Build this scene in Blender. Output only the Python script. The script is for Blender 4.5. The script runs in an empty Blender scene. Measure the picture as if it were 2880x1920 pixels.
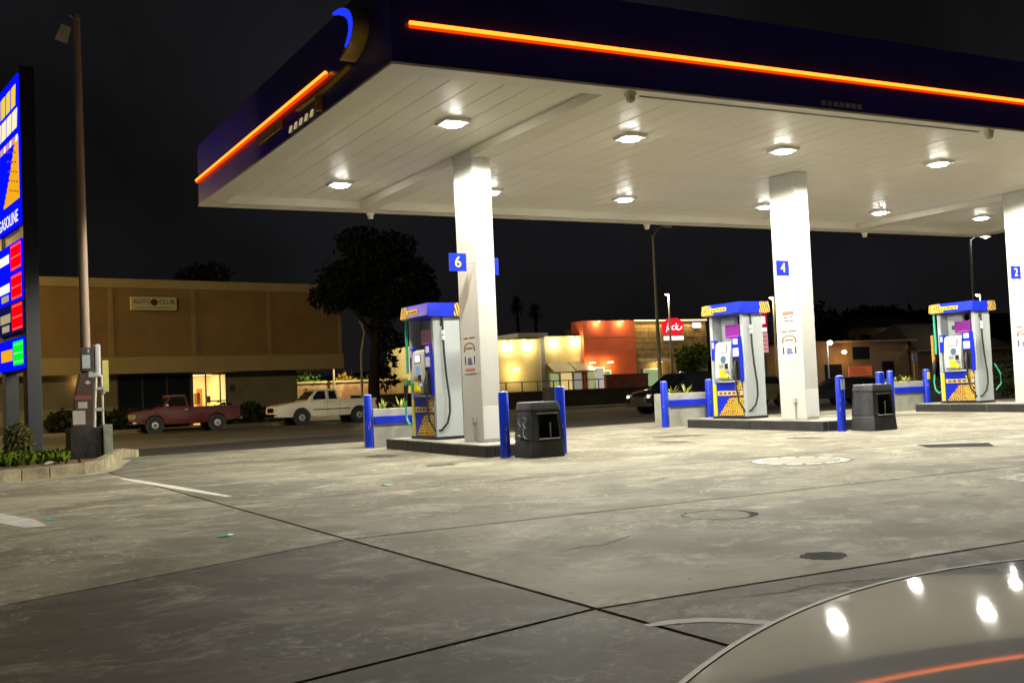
import bpy, bmesh, math, random
from mathutils import Vector, Matrix
random.seed(7)
R = math.radians
PI = math.pi
SC = bpy.context.scene
COL = SC.collection

# ------------------------------------------------------------------ camera
cam_d = bpy.data.cameras.new('camera'); cam = bpy.data.objects.new('camera', cam_d); COL.objects.link(cam)
SC.camera = cam
cam_d.sensor_width = 36.0; cam_d.lens = 39.264; cam_d.clip_start = 0.05; cam_d.clip_end = 2000
_yaw, _pit, _rol = R(28.333), R(2.554), R(-2.493)
_f = Vector((math.sin(_yaw)*math.cos(_pit), math.cos(_yaw)*math.cos(_pit), math.sin(_pit)))
_r = Vector((math.cos(_yaw), -math.sin(_yaw), 0)); _u = _r.cross(_f)
_r2 = _r*math.cos(_rol)+_u*math.sin(_rol); _u2 = -_r*math.sin(_rol)+_u*math.cos(_rol)
M = Matrix((( _r2.x, _u2.x, -_f.x, 0), (_r2.y, _u2.y, -_f.y, 0), (_r2.z, _u2.z, -_f.z, 1.25), (0, 0, 0, 1)))
cam.matrix_world = M

# ------------------------------------------------------------------ night sky, exposure
world = bpy.data.worlds.new('World'); SC.world = world; world.use_nodes = True
wn, wl = world.node_tree.nodes, world.node_tree.links
wn.clear()
wo = wn.new('ShaderNodeOutputWorld'); bg = wn.new('ShaderNodeBackground'); bg.inputs['Strength'].default_value = 1.0
tcw = wn.new('ShaderNodeTexCoord'); nzw = wn.new('ShaderNodeTexNoise'); nzw.inputs['Scale'].default_value = 2.2; nzw.inputs['Detail'].default_value = 4
crw = wn.new('ShaderNodeValToRGB')
crw.color_ramp.elements[0].position = 0.35; crw.color_ramp.elements[0].color = (0.0040, 0.0036, 0.0036, 1)
crw.color_ramp.elements[1].position = 0.72; crw.color_ramp.elements[1].color = (0.0130, 0.0124, 0.0150, 1)
wl.new(tcw.outputs['Generated'], nzw.inputs['Vector']); wl.new(nzw.outputs['Fac'], crw.inputs['Fac'])
wl.new(crw.outputs['Color'], bg.inputs['Color']); wl.new(bg.outputs['Background'], wo.inputs['Surface'])
SC.view_settings.view_transform = 'Standard'; SC.view_settings.look = 'None'
SC.view_settings.exposure = 0.0; SC.view_settings.gamma = 1.0; SC.view_settings.use_curve_mapping = False
SC.cycles.use_denoising = True
SC.cycles.max_bounces = 8
SC.cycles.sample_clamp_indirect = 4.0
CANOPY_W = 1620.0                                    # watts per canopy downlight

# ------------------------------------------------------------------ materials
def srgb(r, g, b):
    f = lambda c: (c/255/12.92) if c/255 <= .04045 else ((c/255+.055)/1.055)**2.4
    return (f(r), f(g), f(b), 1)
MATS = {}
def mat(name, col, rough=.6, metal=0., var=.0, vscale=3., bump=0., bscale=40., spec=.5, dark=None, coat=0., stretch=None, rand=0., emit=None, estr=0.):
    if name in MATS: return MATS[name]
    m = bpy.data.materials.new(name); m.use_nodes = True; MATS[name] = m
    n, l = m.node_tree.nodes, m.node_tree.links
    b = n['Principled BSDF']
    c = tuple(col[:3])+(1,)
    b.inputs['Base Color'].default_value = c
    b.inputs['Roughness'].default_value = rough; b.inputs['Metallic'].default_value = metal
    b.inputs['Specular IOR Level'].default_value = spec
    if coat: b.inputs['Coat Weight'].default_value = coat; b.inputs['Coat Roughness'].default_value = .03
    if emit is not None:
        b.inputs['Emission Color'].default_value = tuple(emit[:3])+(1,); b.inputs['Emission Strength'].default_value = estr
    if var or bump:
        tc = n.new('ShaderNodeTexCoord'); mp = n.new('ShaderNodeMapping')
        if stretch: mp.inputs['Scale'].default_value = stretch
        l.new(tc.outputs['Object'], mp.inputs['Vector'])
    if var:
        a = n.new('ShaderNodeTexNoise'); a.inputs['Scale'].default_value = vscale; a.inputs['Detail'].default_value = 8; a.inputs['Roughness'].default_value = .62
        l.new(mp.outputs['Vector'], a.inputs['Vector'])
        r = n.new('ShaderNodeValToRGB')
        d = dark or tuple(x*(1-var) for x in c[:3])
        hi = tuple(min(1, x*(1+var*.45)) for x in c[:3])
        r.color_ramp.elements[0].position = .30; r.color_ramp.elements[0].color = tuple(d[:3])+(1,)
        r.color_ramp.elements[1].position = .68; r.color_ramp.elements[1].color = hi+(1,)
        l.new(a.outputs['Fac'], r.inputs['Fac'])
        out = r.outputs['Color']
        if rand:
            oi = n.new('ShaderNodeObjectInfo'); mm = n.new('ShaderNodeMapRange'); mm.inputs['To Min'].default_value = 1-rand; mm.inputs['To Max'].default_value = 1+rand
            l.new(oi.outputs['Random'], mm.inputs['Value'])
            mx = n.new('ShaderNodeVectorMath'); mx.operation = 'SCALE'; l.new(out, mx.inputs[0]); l.new(mm.outputs['Result'], mx.inputs['Scale']); out = mx.outputs['Vector']
        l.new(out, b.inputs['Base Color'])
        mr = n.new('ShaderNodeMapRange'); mr.inputs['To Min'].default_value = min(1, rough*1.15); mr.inputs['To Max'].default_value = rough*.85
        l.new(a.outputs['Fac'], mr.inputs['Value']); l.new(mr.outputs['Result'], b.inputs['Roughness'])
    if bump:
        a2 = n.new('ShaderNodeTexNoise'); a2.inputs['Scale'].default_value = bscale; a2.inputs['Detail'].default_value = 6
        l.new(mp.outputs['Vector'], a2.inputs['Vector'])
        bp = n.new('ShaderNodeBump'); bp.inputs['Strength'].default_value = bump; bp.inputs['Distance'].default_value = .02
        l.new(a2.outputs['Fac'], bp.inputs['Height']); l.new(bp.outputs['Normal'], b.inputs['Normal'])
    return m
def glow(name, col, strength):
    if name in MATS: return MATS[name]
    m = bpy.data.materials.new(name); m.use_nodes = True; MATS[name] = m
    n, l = m.node_tree.nodes, m.node_tree.links
    n.clear(); o = n.new('ShaderNodeOutputMaterial'); e = n.new('ShaderNodeEmission')
    e.inputs['Color'].default_value = tuple(col[:3])+(1,); e.inputs['Strength'].default_value = strength
    l.new(e.outputs['Emission'], o.inputs['Surface'])
    return m
def concrete_mat(name, base, stain, light, rough=.74):
    """forecourt concrete: broad traffic grime, drips and spots, fine grain"""
    if name in MATS: return MATS[name]
    m = bpy.data.materials.new(name); m.use_nodes = True; MATS[name] = m
    n, l = m.node_tree.nodes, m.node_tree.links; b = n['Principled BSDF']
    tc = n.new('ShaderNodeTexCoord')
    def noise(scale, det, rgh=.6, st=None, dist=0.):
        mp = n.new('ShaderNodeMapping')
        if st: mp.inputs['Scale'].default_value = st
        l.new(tc.outputs['Object'], mp.inputs['Vector'])
        a = n.new('ShaderNodeTexNoise'); a.inputs['Scale'].default_value = scale; a.inputs['Detail'].default_value = det; a.inputs['Roughness'].default_value = rgh; a.inputs['Distortion'].default_value = dist
        l.new(mp.outputs['Vector'], a.inputs['Vector']); return a.outputs['Fac']
    def ramp(s, p0, p1):
        r = n.new('ShaderNodeMapRange'); r.inputs['From Min'].default_value = p0; r.inputs['From Max'].default_value = p1; r.interpolation_type = 'SMOOTHSTEP'
        l.new(s, r.inputs['Value']); return r.outputs['Result']
    def mix(fac, a, bb):
        x = n.new('ShaderNodeMix'); x.data_type = 'RGBA'
        l.new(fac, x.inputs['Factor'])
        for sock, v in ((6, a), (7, bb)):
            if isinstance(v, tuple): x.inputs[sock].default_value = tuple(v[:3])+(1,)
            else: l.new(v, x.inputs[sock])
        return x.outputs[2]
    c = mix(ramp(noise(.42, 8, .66, (1, 1.3, 1), .8), .40, .62), stain, base)
    c = mix(ramp(noise(1.7, 9, .72, (1, 1.2, 1), .6), .50, .70), c, light)
    c2 = mix(ramp(noise(.9, 9, .74, (.8, 1.4, 1), 1.2), .53, .66), c, tuple(x*.55 for x in base[:3]))
    c3 = mix(ramp(noise(13, 6, .75), .60, .74), c2, tuple(x*.75 for x in base[:3]))
    scf = ramp(noise(7.0, 12, .82, (1, 1, 1), 1.2), .52, .60)
    zone = ramp(noise(.60, 6, .65, None, .7), .46, .58)
    ms_ = n.new('ShaderNodeMath'); ms_.operation = 'MULTIPLY'; l.new(scf, ms_.inputs[0]); l.new(zone, ms_.inputs[1])
    ms2 = n.new('ShaderNodeMath'); ms2.operation = 'MULTIPLY'; l.new(ms_.outputs[0], ms2.inputs[0]); ms2.inputs[1].default_value = .95
    c3 = mix(ms2.outputs[0], c3, tuple(min(1, x*1.12) for x in light[:3]))
    vp = n.new('ShaderNodeTexVoronoi'); vp.inputs['Scale'].default_value = 4.2; l.new(tc.outputs['Object'], vp.inputs['Vector'])
    c3 = mix(ramp(vp.outputs['Distance'], .085, .05), c3, tuple(x*.45 for x in stain[:3]))
    # oil drips
    v = n.new('ShaderNodeTexVoronoi'); v.inputs['Scale'].default_value = .55; l.new(tc.outputs['Object'], v.inputs['Vector'])
    dsp = ramp(v.outputs['Distance'], .16, .05)
    mm = n.new('ShaderNodeMath'); mm.operation = 'MULTIPLY'; l.new(dsp, mm.inputs[0]); l.new(ramp(noise(9, 4), .45, .6), mm.inputs[1])
    c4 = mix(mm.outputs[0], c3, tuple(x*.38 for x in base[:3]))
    oi = n.new('ShaderNodeObjectInfo'); mr = n.new('ShaderNodeMapRange'); mr.inputs['To Min'].default_value = .90; mr.inputs['To Max'].default_value = 1.06
    l.new(oi.outputs['Random'], mr.inputs['Value'])
    sc = n.new('ShaderNodeVectorMath'); sc.operation = 'SCALE'; l.new(c4, sc.inputs[0]); l.new(mr.outputs['Result'], sc.inputs['Scale'])
    l.new(sc.outputs['Vector'], b.inputs['Base Color'])
    rr = n.new('ShaderNodeMapRange'); rr.inputs['To Min'].default_value = rough-.16; rr.inputs['To Max'].default_value = rough+.14
    l.new(noise(1.1, 6, .6), rr.inputs['Value']); l.new(rr.outputs['Result'], b.inputs['Roughness'])
    b.inputs['Specular IOR Level'].default_value = .13
    bp = n.new('ShaderNodeBump'); bp.inputs['Strength'].default_value = .35; bp.inputs['Distance'].default_value = .006
    l.new(noise(60, 6, .7), bp.inputs['Height']); l.new(bp.outputs['Normal'], b.inputs['Normal'])
    return m
def stripes_mat(name, ca, cb, scale, axis=(0, 1, 0), width=.5, distort=3.):
    """printed stripes (flat decal print)"""
    if name in MATS: return MATS[name]
    m = bpy.data.materials.new(name); m.use_nodes = True; MATS[name] = m
    n, l = m.node_tree.nodes, m.node_tree.links; b = n['Principled BSDF']
    tc = n.new('ShaderNodeTexCoord'); w = n.new('ShaderNodeTexWave'); w.bands_direction = 'DIAGONAL'
    w.inputs['Scale'].default_value = scale; w.inputs['Distortion'].default_value = distort; w.inputs['Detail'].default_value = 1.5; w.inputs['Detail Scale'].default_value = 1.4
    mp = n.new('ShaderNodeMapping'); mp.inputs['Scale'].default_value = axis
    l.new(tc.outputs['Object'], mp.inputs['Vector']); l.new(mp.outputs['Vector'], w.inputs['Vector'])
    r = n.new('ShaderNodeValToRGB'); r.color_ramp.interpolation = 'CONSTANT'
    r.color_ramp.elements[0].color = tuple(cb[:3])+(1,); r.color_ramp.elements[1].position = width; r.color_ramp.elements[1].color = tuple(ca[:3])+(1,)
    l.new(w.outputs['Fac'], r.inputs['Fac']); l.new(r.outputs['Color'], b.inputs['Base Color']); b.inputs['Roughness'].default_value = .4
    return m

BLUE = (.005, .030, .52); YEL = (.80, .50, .02)
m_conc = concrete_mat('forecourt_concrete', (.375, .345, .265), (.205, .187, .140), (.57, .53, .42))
m_dimmed = concrete_mat('dimmed_concrete', (.275, .252, .192), (.165, .150, .112), (.385, .355, .28))  # tyre-stained slabs, colour darkened further to offset the strong canopy light
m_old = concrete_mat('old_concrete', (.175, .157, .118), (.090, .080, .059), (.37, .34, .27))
m_apron = concrete_mat('apron_concrete', (.27, .25, .21), (.15, .135, .11), (.36, .33, .28))
m_joint = mat('joint_filler', (.010, .009, .008), .9)
m_asph = mat('asphalt', (.078, .069, .050), .8, var=.5, vscale=.35, bump=.3, bscale=80)
m_soil = mat('soil', (.16, .09, .045), .95, var=.5, vscale=2.5, bump=.8, bscale=25)
m_far = mat('far_ground', (.05, .045, .035), .95, var=.4, vscale=.1)
m_walk = mat('sidewalk_concrete', (.20, .18, .14), .85, var=.35, vscale=1.)
m_curbp = mat('worn_curb', (.36, .31, .19), .8, var=.65, vscale=2.2, bump=.5, bscale=20, dark=(.10, .085, .05))
m_icurb = mat('island_curb_black', (.022, .022, .023), .7, var=.5, vscale=3., bump=.4, bscale=20)
m_itop = mat('island_top', (.30, .28, .235), .7, var=.35, vscale=2.)
m_white = mat('white_paint', (.74, .74, .71), .38, var=.07, vscale=1.2)
m_colw = mat('column_white', (.56, .55, .515), .34, var=.10, vscale=1.6, stretch=(1, 1, .35))
m_soff = mat('soffit_white', (.78, .745, .62), .40, var=.06, vscale=.8, spec=.22)
m_trim = mat('soffit_trim', (.72, .685, .57), .4, var=.06, vscale=1.)
m_fascia = mat('fascia_blue', (.020, .016, .210), .30, var=.25, vscale=.7)
m_blue = mat('bollard_blue', BLUE, .32, var=.22, vscale=5., bump=.05)
m_blueP = mat('panel_blue', (.006, .022, .50), .3)
m_yel = mat('panel_yellow', YEL, .4)
m_yel2 = mat('bright_yellow', (.75, .66, .02), .4)
m_grey = mat('pump_grey', (.36, .39, .40), .36, var=.07, vscale=2.)
m_lgrey = mat('light_grey', (.44, .45, .445), .4, var=.05)
m_mgrey = mat('mid_grey', (.25, .26, .26), .5, var=.1)
m_dgrey = mat('dark_grey', (.05, .05, .052), .55, var=.3, vscale=6.)
m_black = mat('black_plastic', (.010, .010, .011), .4)
m_rubber = mat('rubber', (.012, .012, .012), .6)
m_bin = mat('bin_plastic', (.042, .044, .046), .5, var=.4, vscale=6., bump=.15)
m_purple = mat('purple_panel', (.17, .012, .21), .4)
m_teal = mat('teal_hose', (.03, .38, .22), .4)
m_green = mat('green_plastic', (.0, .28, .08), .4)
m_chrome = mat('chrome', (.75, .75, .76), .15, 1.0)
m_steel = mat('galvanised', (.38, .38, .37), .45, .7, var=.2, vscale=4.)
m_screen = glow('screen_white', (.95, .98, 1.), 1.6)
m_lens = glow('canopy_lens', (1, .97, .88), 130)
m_tiger = stripes_mat('tiger_stripes', (.80, .47, .09), (.035, .018, .01), 9., (1.2, 1.2, .35), .46, 2.2)
m_scale = stripes_mat('scale_print', (.80, .52, .10), (.03, .02, .10), 9., (.3, 1, 2.2), .42, 5.)
m_glass = mat('dark_glass', (.012, .014, .016), .06, spec=.7)

# ------------------------------------------------------------------ mesh helpers
class MB:
    def __init__(s): s.v = []; s.f = []
    def add(s, vs, fs):
        k = len(s.v); s.v += [tuple(v) for v in vs]; s.f += [tuple(i+k for i in f) for f in fs]; return s
    def box(s, x0, x1, y0, y1, z0, z1):
        if x0 > x1: x0, x1 = x1, x0
        if y0 > y1: y0, y1 = y1, y0
        if z0 > z1: z0, z1 = z1, z0
        return s.add([(x0,y0,z0),(x1,y0,z0),(x1,y1,z0),(x0,y1,z0),(x0,y0,z1),(x1,y0,z1),(x1,y1,z1),(x0,y1,z1)],
              [(0,3,2,1),(4,5,6,7),(0,1,5,4),(1,2,6,5),(2,3,7,6),(3,0,4,7)])
    def frustum(s, b, t):
        """b,t: (x0,x1,y0,y1,z)"""
        v = [(b[0],b[2],b[4]),(b[1],b[2],b[4]),(b[1],b[3],b[4]),(b[0],b[3],b[4]),(t[0],t[2],t[4]),(t[1],t[2],t[4]),(t[1],t[3],t[4]),(t[0],t[3],t[4])]
        return s.add(v, [(0,3,2,1),(4,5,6,7),(0,1,5,4),(1,2,6,5),(2,3,7,6),(3,0,4,7)])
    def prism(s, poly, axis, a0, a1, ins=None):
        """poly of 2D points extruded along axis ('x': poly=(y,z); 'y': poly=(x,z); 'z': poly=(x,y))"""
        n = len(poly)
        def P(p, a, sg):
            i = (ins(p) if ins else 0)*sg
            if axis == 'x': return (a+i, p[0], p[1])
            if axis == 'y': return (p[0], a+i, p[1])
            return (p[0], p[1], a)
        vs = [P(p, a0, 1) for p in poly]+[P(p, a1, -1) for p in poly]
        area = sum(poly[i][0]*poly[(i+1) % n][1]-poly[(i+1) % n][0]*poly[i][1] for i in range(n))
        flip = (area > 0) ^ (axis == 'y')
        fs = [tuple(range(n)), tuple(range(2*n-1, n-1, -1))]+[(i, n+i, n+(i+1) % n, (i+1) % n) for i in range(n)]
        if flip: fs = [tuple(reversed(f)) for f in fs]
        return s.add(vs, fs)
    def tube(s, pts, r, n=8, cap=True):
        pts = [Vector(p) for p in pts]; rr = r if isinstance(r, (list, tuple)) else [r]*len(pts)
        vs = []; fs = []
        up = None
        for i, p in enumerate(pts):
            t = (pts[min(i+1, len(pts)-1)]-pts[max(i-1, 0)]).normalized()
            if up is None: up = Vector((0, 0, 1)) if abs(t.z) < .9 else Vector((1, 0, 0))
            a = t.cross(up)
            if a.length < 1e-4: a = t.orthogonal()
            a.normalize(); b = t.cross(a).normalized(); up = -b if False else up
            for k in range(n):
                q = 2*PI*k/n; vs.append(p+a*math.cos(q)*rr[i]+b*math.sin(q)*rr[i])
        for i in range(len(pts)-1):
            for k in range(n):
                fs.append((i*n+k, i*n+(k+1) % n, (i+1)*n+(k+1) % n, (i+1)*n+k))
        if cap: fs.append(tuple(range(n-1, -1, -1))); fs.append(tuple(range((len(pts)-1)*n, len(pts)*n)))
        return s.add(vs, fs)
    def lathe(s, prof, n=20, c=(0, 0, 0), axis='z'):
        vs = []; fs = []
        for (r, h) in prof:
            for k in range(n):
                q = 2*PI*k/n
                if axis == 'z': vs.append((c[0]+r*math.cos(q), c[1]+r*math.sin(q), c[2]+h))
                elif axis == 'y': vs.append((c[0]+r*math.cos(q), c[1]+h, c[2]+r*math.sin(q)))
                else: vs.append((c[0]+h, c[1]+r*math.cos(q), c[2]+r*math.sin(q)))
        for i in range(len(prof)-1):
            for k in range(n): fs.append((i*n+k, i*n+(k+1) % n, (i+1)*n+(k+1) % n, (i+1)*n+k))
        fs.append(tuple(range(n-1, -1, -1))); fs.append(tuple(range((len(prof)-1)*n, len(prof)*n)))
        return s.add(vs, fs)
    def build(s, name, m, parent=None, bevel=0., smooth=False, seg=2):
        me = bpy.data.meshes.new(name); me.from_pydata(s.v, [], s.f); me.update()
        bm = bmesh.new(); bm.from_mesh(me); bmesh.ops.recalc_face_normals(bm, faces=bm.faces)
        if bevel:
            bmesh.ops.bevel(bm, geom=[e for e in bm.edges if e.calc_face_angle(0) > .5], offset=bevel, segments=seg, affect='EDGES', profile=.6, clamp_overlap=True)
        bm.to_mesh(me); bm.free()
        if smooth:
            for p in me.polygons: p.use_smooth = True
            try: me.set_sharp_from_angle(angle=R(38))
            except Exception: pass
        me.materials.append(m)
        o = bpy.data.objects.new(name, me); COL.objects.link(o)
        if parent is not None: o.parent = parent
        return o
def tag(o, label=None, cat=None, group=None, kind=None):
    if label: o['label'] = label
    if cat: o['category'] = cat
    if group: o['group'] = group
    if kind: o['kind'] = kind
    return o
def empty(name, loc, label=None, cat=None, group=None, rz=0, kind=None):
    o = bpy.data.objects.new(name, None); COL.objects.link(o); o.location = loc; o.rotation_euler = (0, 0, rz); o.empty_display_size = .2
    return tag(o, label, cat, group, kind)
def copy_tree(o, parent=None):
    c = o.copy(); COL.objects.link(c); c.parent = parent
    for ch in list(o.children): copy_tree(ch, c)
    return c
def inst(src, loc, parent=None, name=None):
    c = src.copy(); COL.objects.link(c); c.location = loc; c.parent = parent
    return c
def text(name, s, size, m, parent, loc, rot, ext=.004, align='CENTER', shear=0., sx=1.):
    cu = bpy.data.curves.new('t', 'FONT'); cu.body = s; cu.size = size; cu.extrude = ext; cu.align_x = align; cu.align_y = 'CENTER'; cu.shear = shear; cu.resolution_u = 3
    to = bpy.data.objects.new('t', cu); COL.objects.link(to)
    bpy.context.view_layer.update()
    me = bpy.data.meshes.new_from_object(to.evaluated_get(bpy.context.evaluated_depsgraph_get()))
    bpy.data.objects.remove(to); bpy.data.curves.remove(cu)
    me.materials.clear(); me.materials.append(m)
    o = bpy.data.objects.new(name, me); COL.objects.link(o); o.location = loc; o.rotation_euler = rot; o.scale = (sx, 1, 1)
    if parent is not None: o.parent = parent
    return o
ROT_MX = (PI/2, 0, -PI/2)      # text standing on a face whose normal is -X
ROT_MY = (PI/2, 0, 0)          # text standing on a face whose normal is -Y
def lamp(name, kind, loc, watts, col, parent=None, size=.3, aim=None, spot=None, blend=.5):
    d = bpy.data.lights.new(name, kind); d.energy = watts; d.color = col[:3]
    if kind == 'AREA': d.shape = 'DISK'; d.size = size
    else: d.shadow_soft_size = size
    if kind == 'SPOT' and spot: d.spot_size = spot; d.spot_blend = blend
    o = bpy.data.objects.new(name, d); COL.objects.link(o); o.location = loc
    if aim is not None: o.rotation_euler = (Vector(aim)-Vector(loc)).to_track_quat('-Z', 'Y').to_euler()
    if parent is not None: o.parent = parent
    return o
def leaves(blobs, n, size, seed, flat=.0, elong=2.2):
    rnd = random.Random(seed); mb = MB(); w = [b[3]*b[4]*b[5] for b in blobs]; tot = sum(w)
    for b, ww in zip(blobs, w):
        for _ in range(int(n*ww/tot)+1):
            while True:
                d = Vector((rnd.uniform(-1, 1), rnd.uniform(-1, 1), rnd.uniform(-1, 1)))
                if d.length < 1: break
            rr = d.length; d = d*(.35+.65*rnd.random()**.4)/(max(rr, .25)) if rnd.random() < .7 else d
            d = d*(1.0 if rnd.random() < .8 else rnd.uniform(1., 1.28))
            p = Vector((b[0]+d.x*b[3], b[1]+d.y*b[4], b[2]+d.z*b[5]))
            a = Vector((rnd.gauss(0, 1), rnd.gauss(0, 1), rnd.gauss(0, 1)-flat)).normalized(); t = a.orthogonal().normalized()
            t = (Matrix.Rotation(rnd.uniform(0, 6.28), 3, a) @ t); bb = a.cross(t)
            s = size*rnd.uniform(.6, 1.4)
            mb.add([p-t*s*elong/2, p+bb*s*.5-t*s*.1+a*s*.12, p+t*s*elong/2, p-bb*s*.5-t*s*.1+a*s*.12], [(0, 1, 2, 3)])
    return mb
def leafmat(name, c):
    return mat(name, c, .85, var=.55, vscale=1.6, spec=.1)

# ------------------------------------------------------------------ ground levels
GX, GY = .00316, .00989
Y1, Y2 = 23.9, 26.6
def G(x, y): return GX*x+GY*y if y <= Y1 else GX*x+GY*Y1-(y-Y1)*(GX*x+GY*Y1-.11)/(Y2-Y1)
def road_z(y): return .10-(y-Y2)*.0035

gmb = MB(); gmb.add([(-400, -300, -.9), (600, -300, -.9), (600, 700, -.9), (-400, 700, -.9)], [(0, 1, 2, 3)])
tag(gmb.build('ground', m_far), kind='structure')

# forecourt: slabs between joints
fore = empty('forecourt', (0, 0, 0), kind='structure')
def jx(i, y):      # long joints running away from the street
    if i == 0: return -28
    if i == 1: return 3.26-.027*(y-4.1)
    return (None, None, 21.6, 39.8, 62)[i]
YJ = [-13, -5.74, -2.1, 1.53, 5.17, 8.80, 12.43, 16.06, 19.70, Y1, Y2]
SK = [.26]*4+[.262, .456, .30, .18, .1, 0, 0]
def yj(j, x): return YJ[j]+(SK[j]*(x-3.1) if x < 3.1 else 0)*(1 if x > -8 else 0)-(SK[j]*11.1 if x <= -8 else 0)
fb = MB()
xs_all = [-28, -8, 3.2, 21.6, 39.8, 62]
fb.add([(-28, -20, G(-28, -20)-.035), (62, -20, G(62, -20)-.035), (62, Y1, G(62, Y1)-.035), (-28, Y1, G(-28, Y1)-.035), (62, Y2, .07), (-28, Y2, .07)], [(0, 1, 2, 3), (3, 2, 4, 5)])
fb.build('joint_bed', m_joint, fore)
gap = .010
def slab(cor, m):
    c = Vector((sum(p[0] for p in cor)/4, sum(p[1] for p in cor)/4))
    e = .045; vt = []; vb = []; vc = []
    for (x, y), (dx, dy) in zip(cor, ((1, 1), (-1, 1), (-1, -1), (1, -1))):
        x2 = x+dx*gap; y2 = y+dy*gap
        vc.append((x2, y2, G(x2, y2)-.012)); vb.append((x2, y2, G(x2, y2)-.10)); x3 = x2+dx*e*.2; y3 = y2+dy*e*.2; vt.append((x3, y3, G(x3, y3)))
    mb = MB(); mb.add(vt+vc+vb, [(0, 1, 2, 3)]+[(i, i+4, (i+1) % 4+4, (i+1) % 4) for i in range(4)]+[(i+4, i+8, (i+1) % 4+8, (i+1) % 4+4) for i in range(4)])
    mb.build('slab', m, fore)
cols = [(-28, -8), (-8, 1), (1, 2), (2, 3), (3, 4)]
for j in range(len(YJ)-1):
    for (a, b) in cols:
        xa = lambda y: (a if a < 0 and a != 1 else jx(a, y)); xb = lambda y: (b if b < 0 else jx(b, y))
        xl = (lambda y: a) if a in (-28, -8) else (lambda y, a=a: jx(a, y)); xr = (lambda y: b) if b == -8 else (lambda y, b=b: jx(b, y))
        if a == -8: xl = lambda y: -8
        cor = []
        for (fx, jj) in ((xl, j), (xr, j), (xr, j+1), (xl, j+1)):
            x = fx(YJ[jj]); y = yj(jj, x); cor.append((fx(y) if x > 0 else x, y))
        slab(cor, m_apron if j >= 9 else (m_old if j < 4 or (j == 4 and a < 1) else (m_dimmed if j >= 6 and a >= 1 else m_conc)))

# street, far kerb and pavement
def sheet(name, x0, x1, y0, y1, zf, m, ny=1, kind='structure', parent=None):
    mb = MB()
    for k in range(ny):
        a = y0+(y1-y0)*k/ny; b = y0+(y1-y0)*(k+1)/ny
        mb.add([(x0, a, zf(a)), (x1, a, zf(a)), (x1, b, zf(b)), (x0, b, zf(b))], [(0, 1, 2, 3)])
    o = mb.build(name, m, parent)
    return tag(o, kind=kind) if parent is None else o
sheet('street', -90, 190, Y2-.02, 57.9, road_z, m_asph, 4)
fk = MB(); fk.box(-90, 190, 57.85, 58.05, -.4, .14); tag(fk.build('far_kerb', m_walk, bevel=.02), kind='structure')
fp = MB(); fp.box(-90, 190, 58.052, 61.4, -.4, .135); tag(fp.build('far_pavement', m_walk), kind='structure')
fl = MB(); fl.box(-90, 190, 61.402, 330, -.6, .05); tag(fl.build('far_lots', m_far), kind='structure')
# lane paint: double yellow centre line far down the street
lp = MB()
for yy in (41.6, 41.85): lp.add([(-60, yy, road_z(yy)+.006), (160, yy, road_z(yy)+.006), (160, yy+.1, road_z(yy)+.006), (-60, yy+.1, road_z(yy)+.006)], [(0, 1, 2, 3)])
tag(lp.build('lane_line', mat('lane_yellow', (.42, .30, .05), .7, var=.5, vscale=3.)), kind='structure')

# ------------------------------------------------------------------ canopy
CX0, CX1, CY0, CY1, ZS = 5.26, 28.58, 12.53, 23.03, 5.35
can = empty('gas_station_canopy', (CX0, CY0, ZS), 'large white gas station canopy with dark blue fascia and orange light bars', 'canopy')
def C(mb, name, m, parent=can, **k):        # world-coordinate part of the canopy
    mb.v = [(x-CX0, y-CY0, z-ZS) for x, y, z in mb.v]
    return mb.build(name, m, parent, **k)
FT = 1.20
# fascia: four panels, upper corners cut
for nm, mb in (('front', MB().prism([(CX0, ZS), (CX1, ZS), (CX1, ZS+FT-.12), (CX1-.15, ZS+FT), (CX0+.15, ZS+FT), (CX0, ZS+FT-.12)], 'y', CY0, CY0+.10)),
               ('left', MB().prism([(CY0+.102, ZS), (CY1, ZS), (CY1, ZS+FT-.12), (CY1-.15, ZS+FT), (CY0+.15, ZS+FT), (CY0+.102, ZS+FT-.12)], 'x', CX0, CX0+.10)),
               ('back', MB().box(CX0+.102, CX1, CY1-.1, CY1, ZS, ZS+FT-.02)), ('right', MB().box(CX1-.1, CX1, CY0+.102, CY1-.102, ZS, ZS+FT-.02))):
    C(mb, 'fascia', m_fascia)
C(MB().box(CX0+.11, CX1-.11, CY0+.11, CY1-.11, ZS+.62, ZS+.70), 'roof_deck', m_dgrey)
# bright drip edge along the fascia foot
tr = MB()
tr.box(CX0-.012, CX1+.012, CY0-.012, CY0+.03, ZS-.035, ZS-.002); tr.box(CX0-.012, CX1+.012, CY1-.03, CY1+.012, ZS-.035, ZS-.002)
tr.box(CX0-.012, CX0+.03, CY0+.031, CY1-.031, ZS-.035, ZS-.002); tr.box(CX1-.03, CX1+.012, CY0+.031, CY1-.031, ZS-.035, ZS-.002)
C(tr, 'drip_edge', m_trim)
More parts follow.
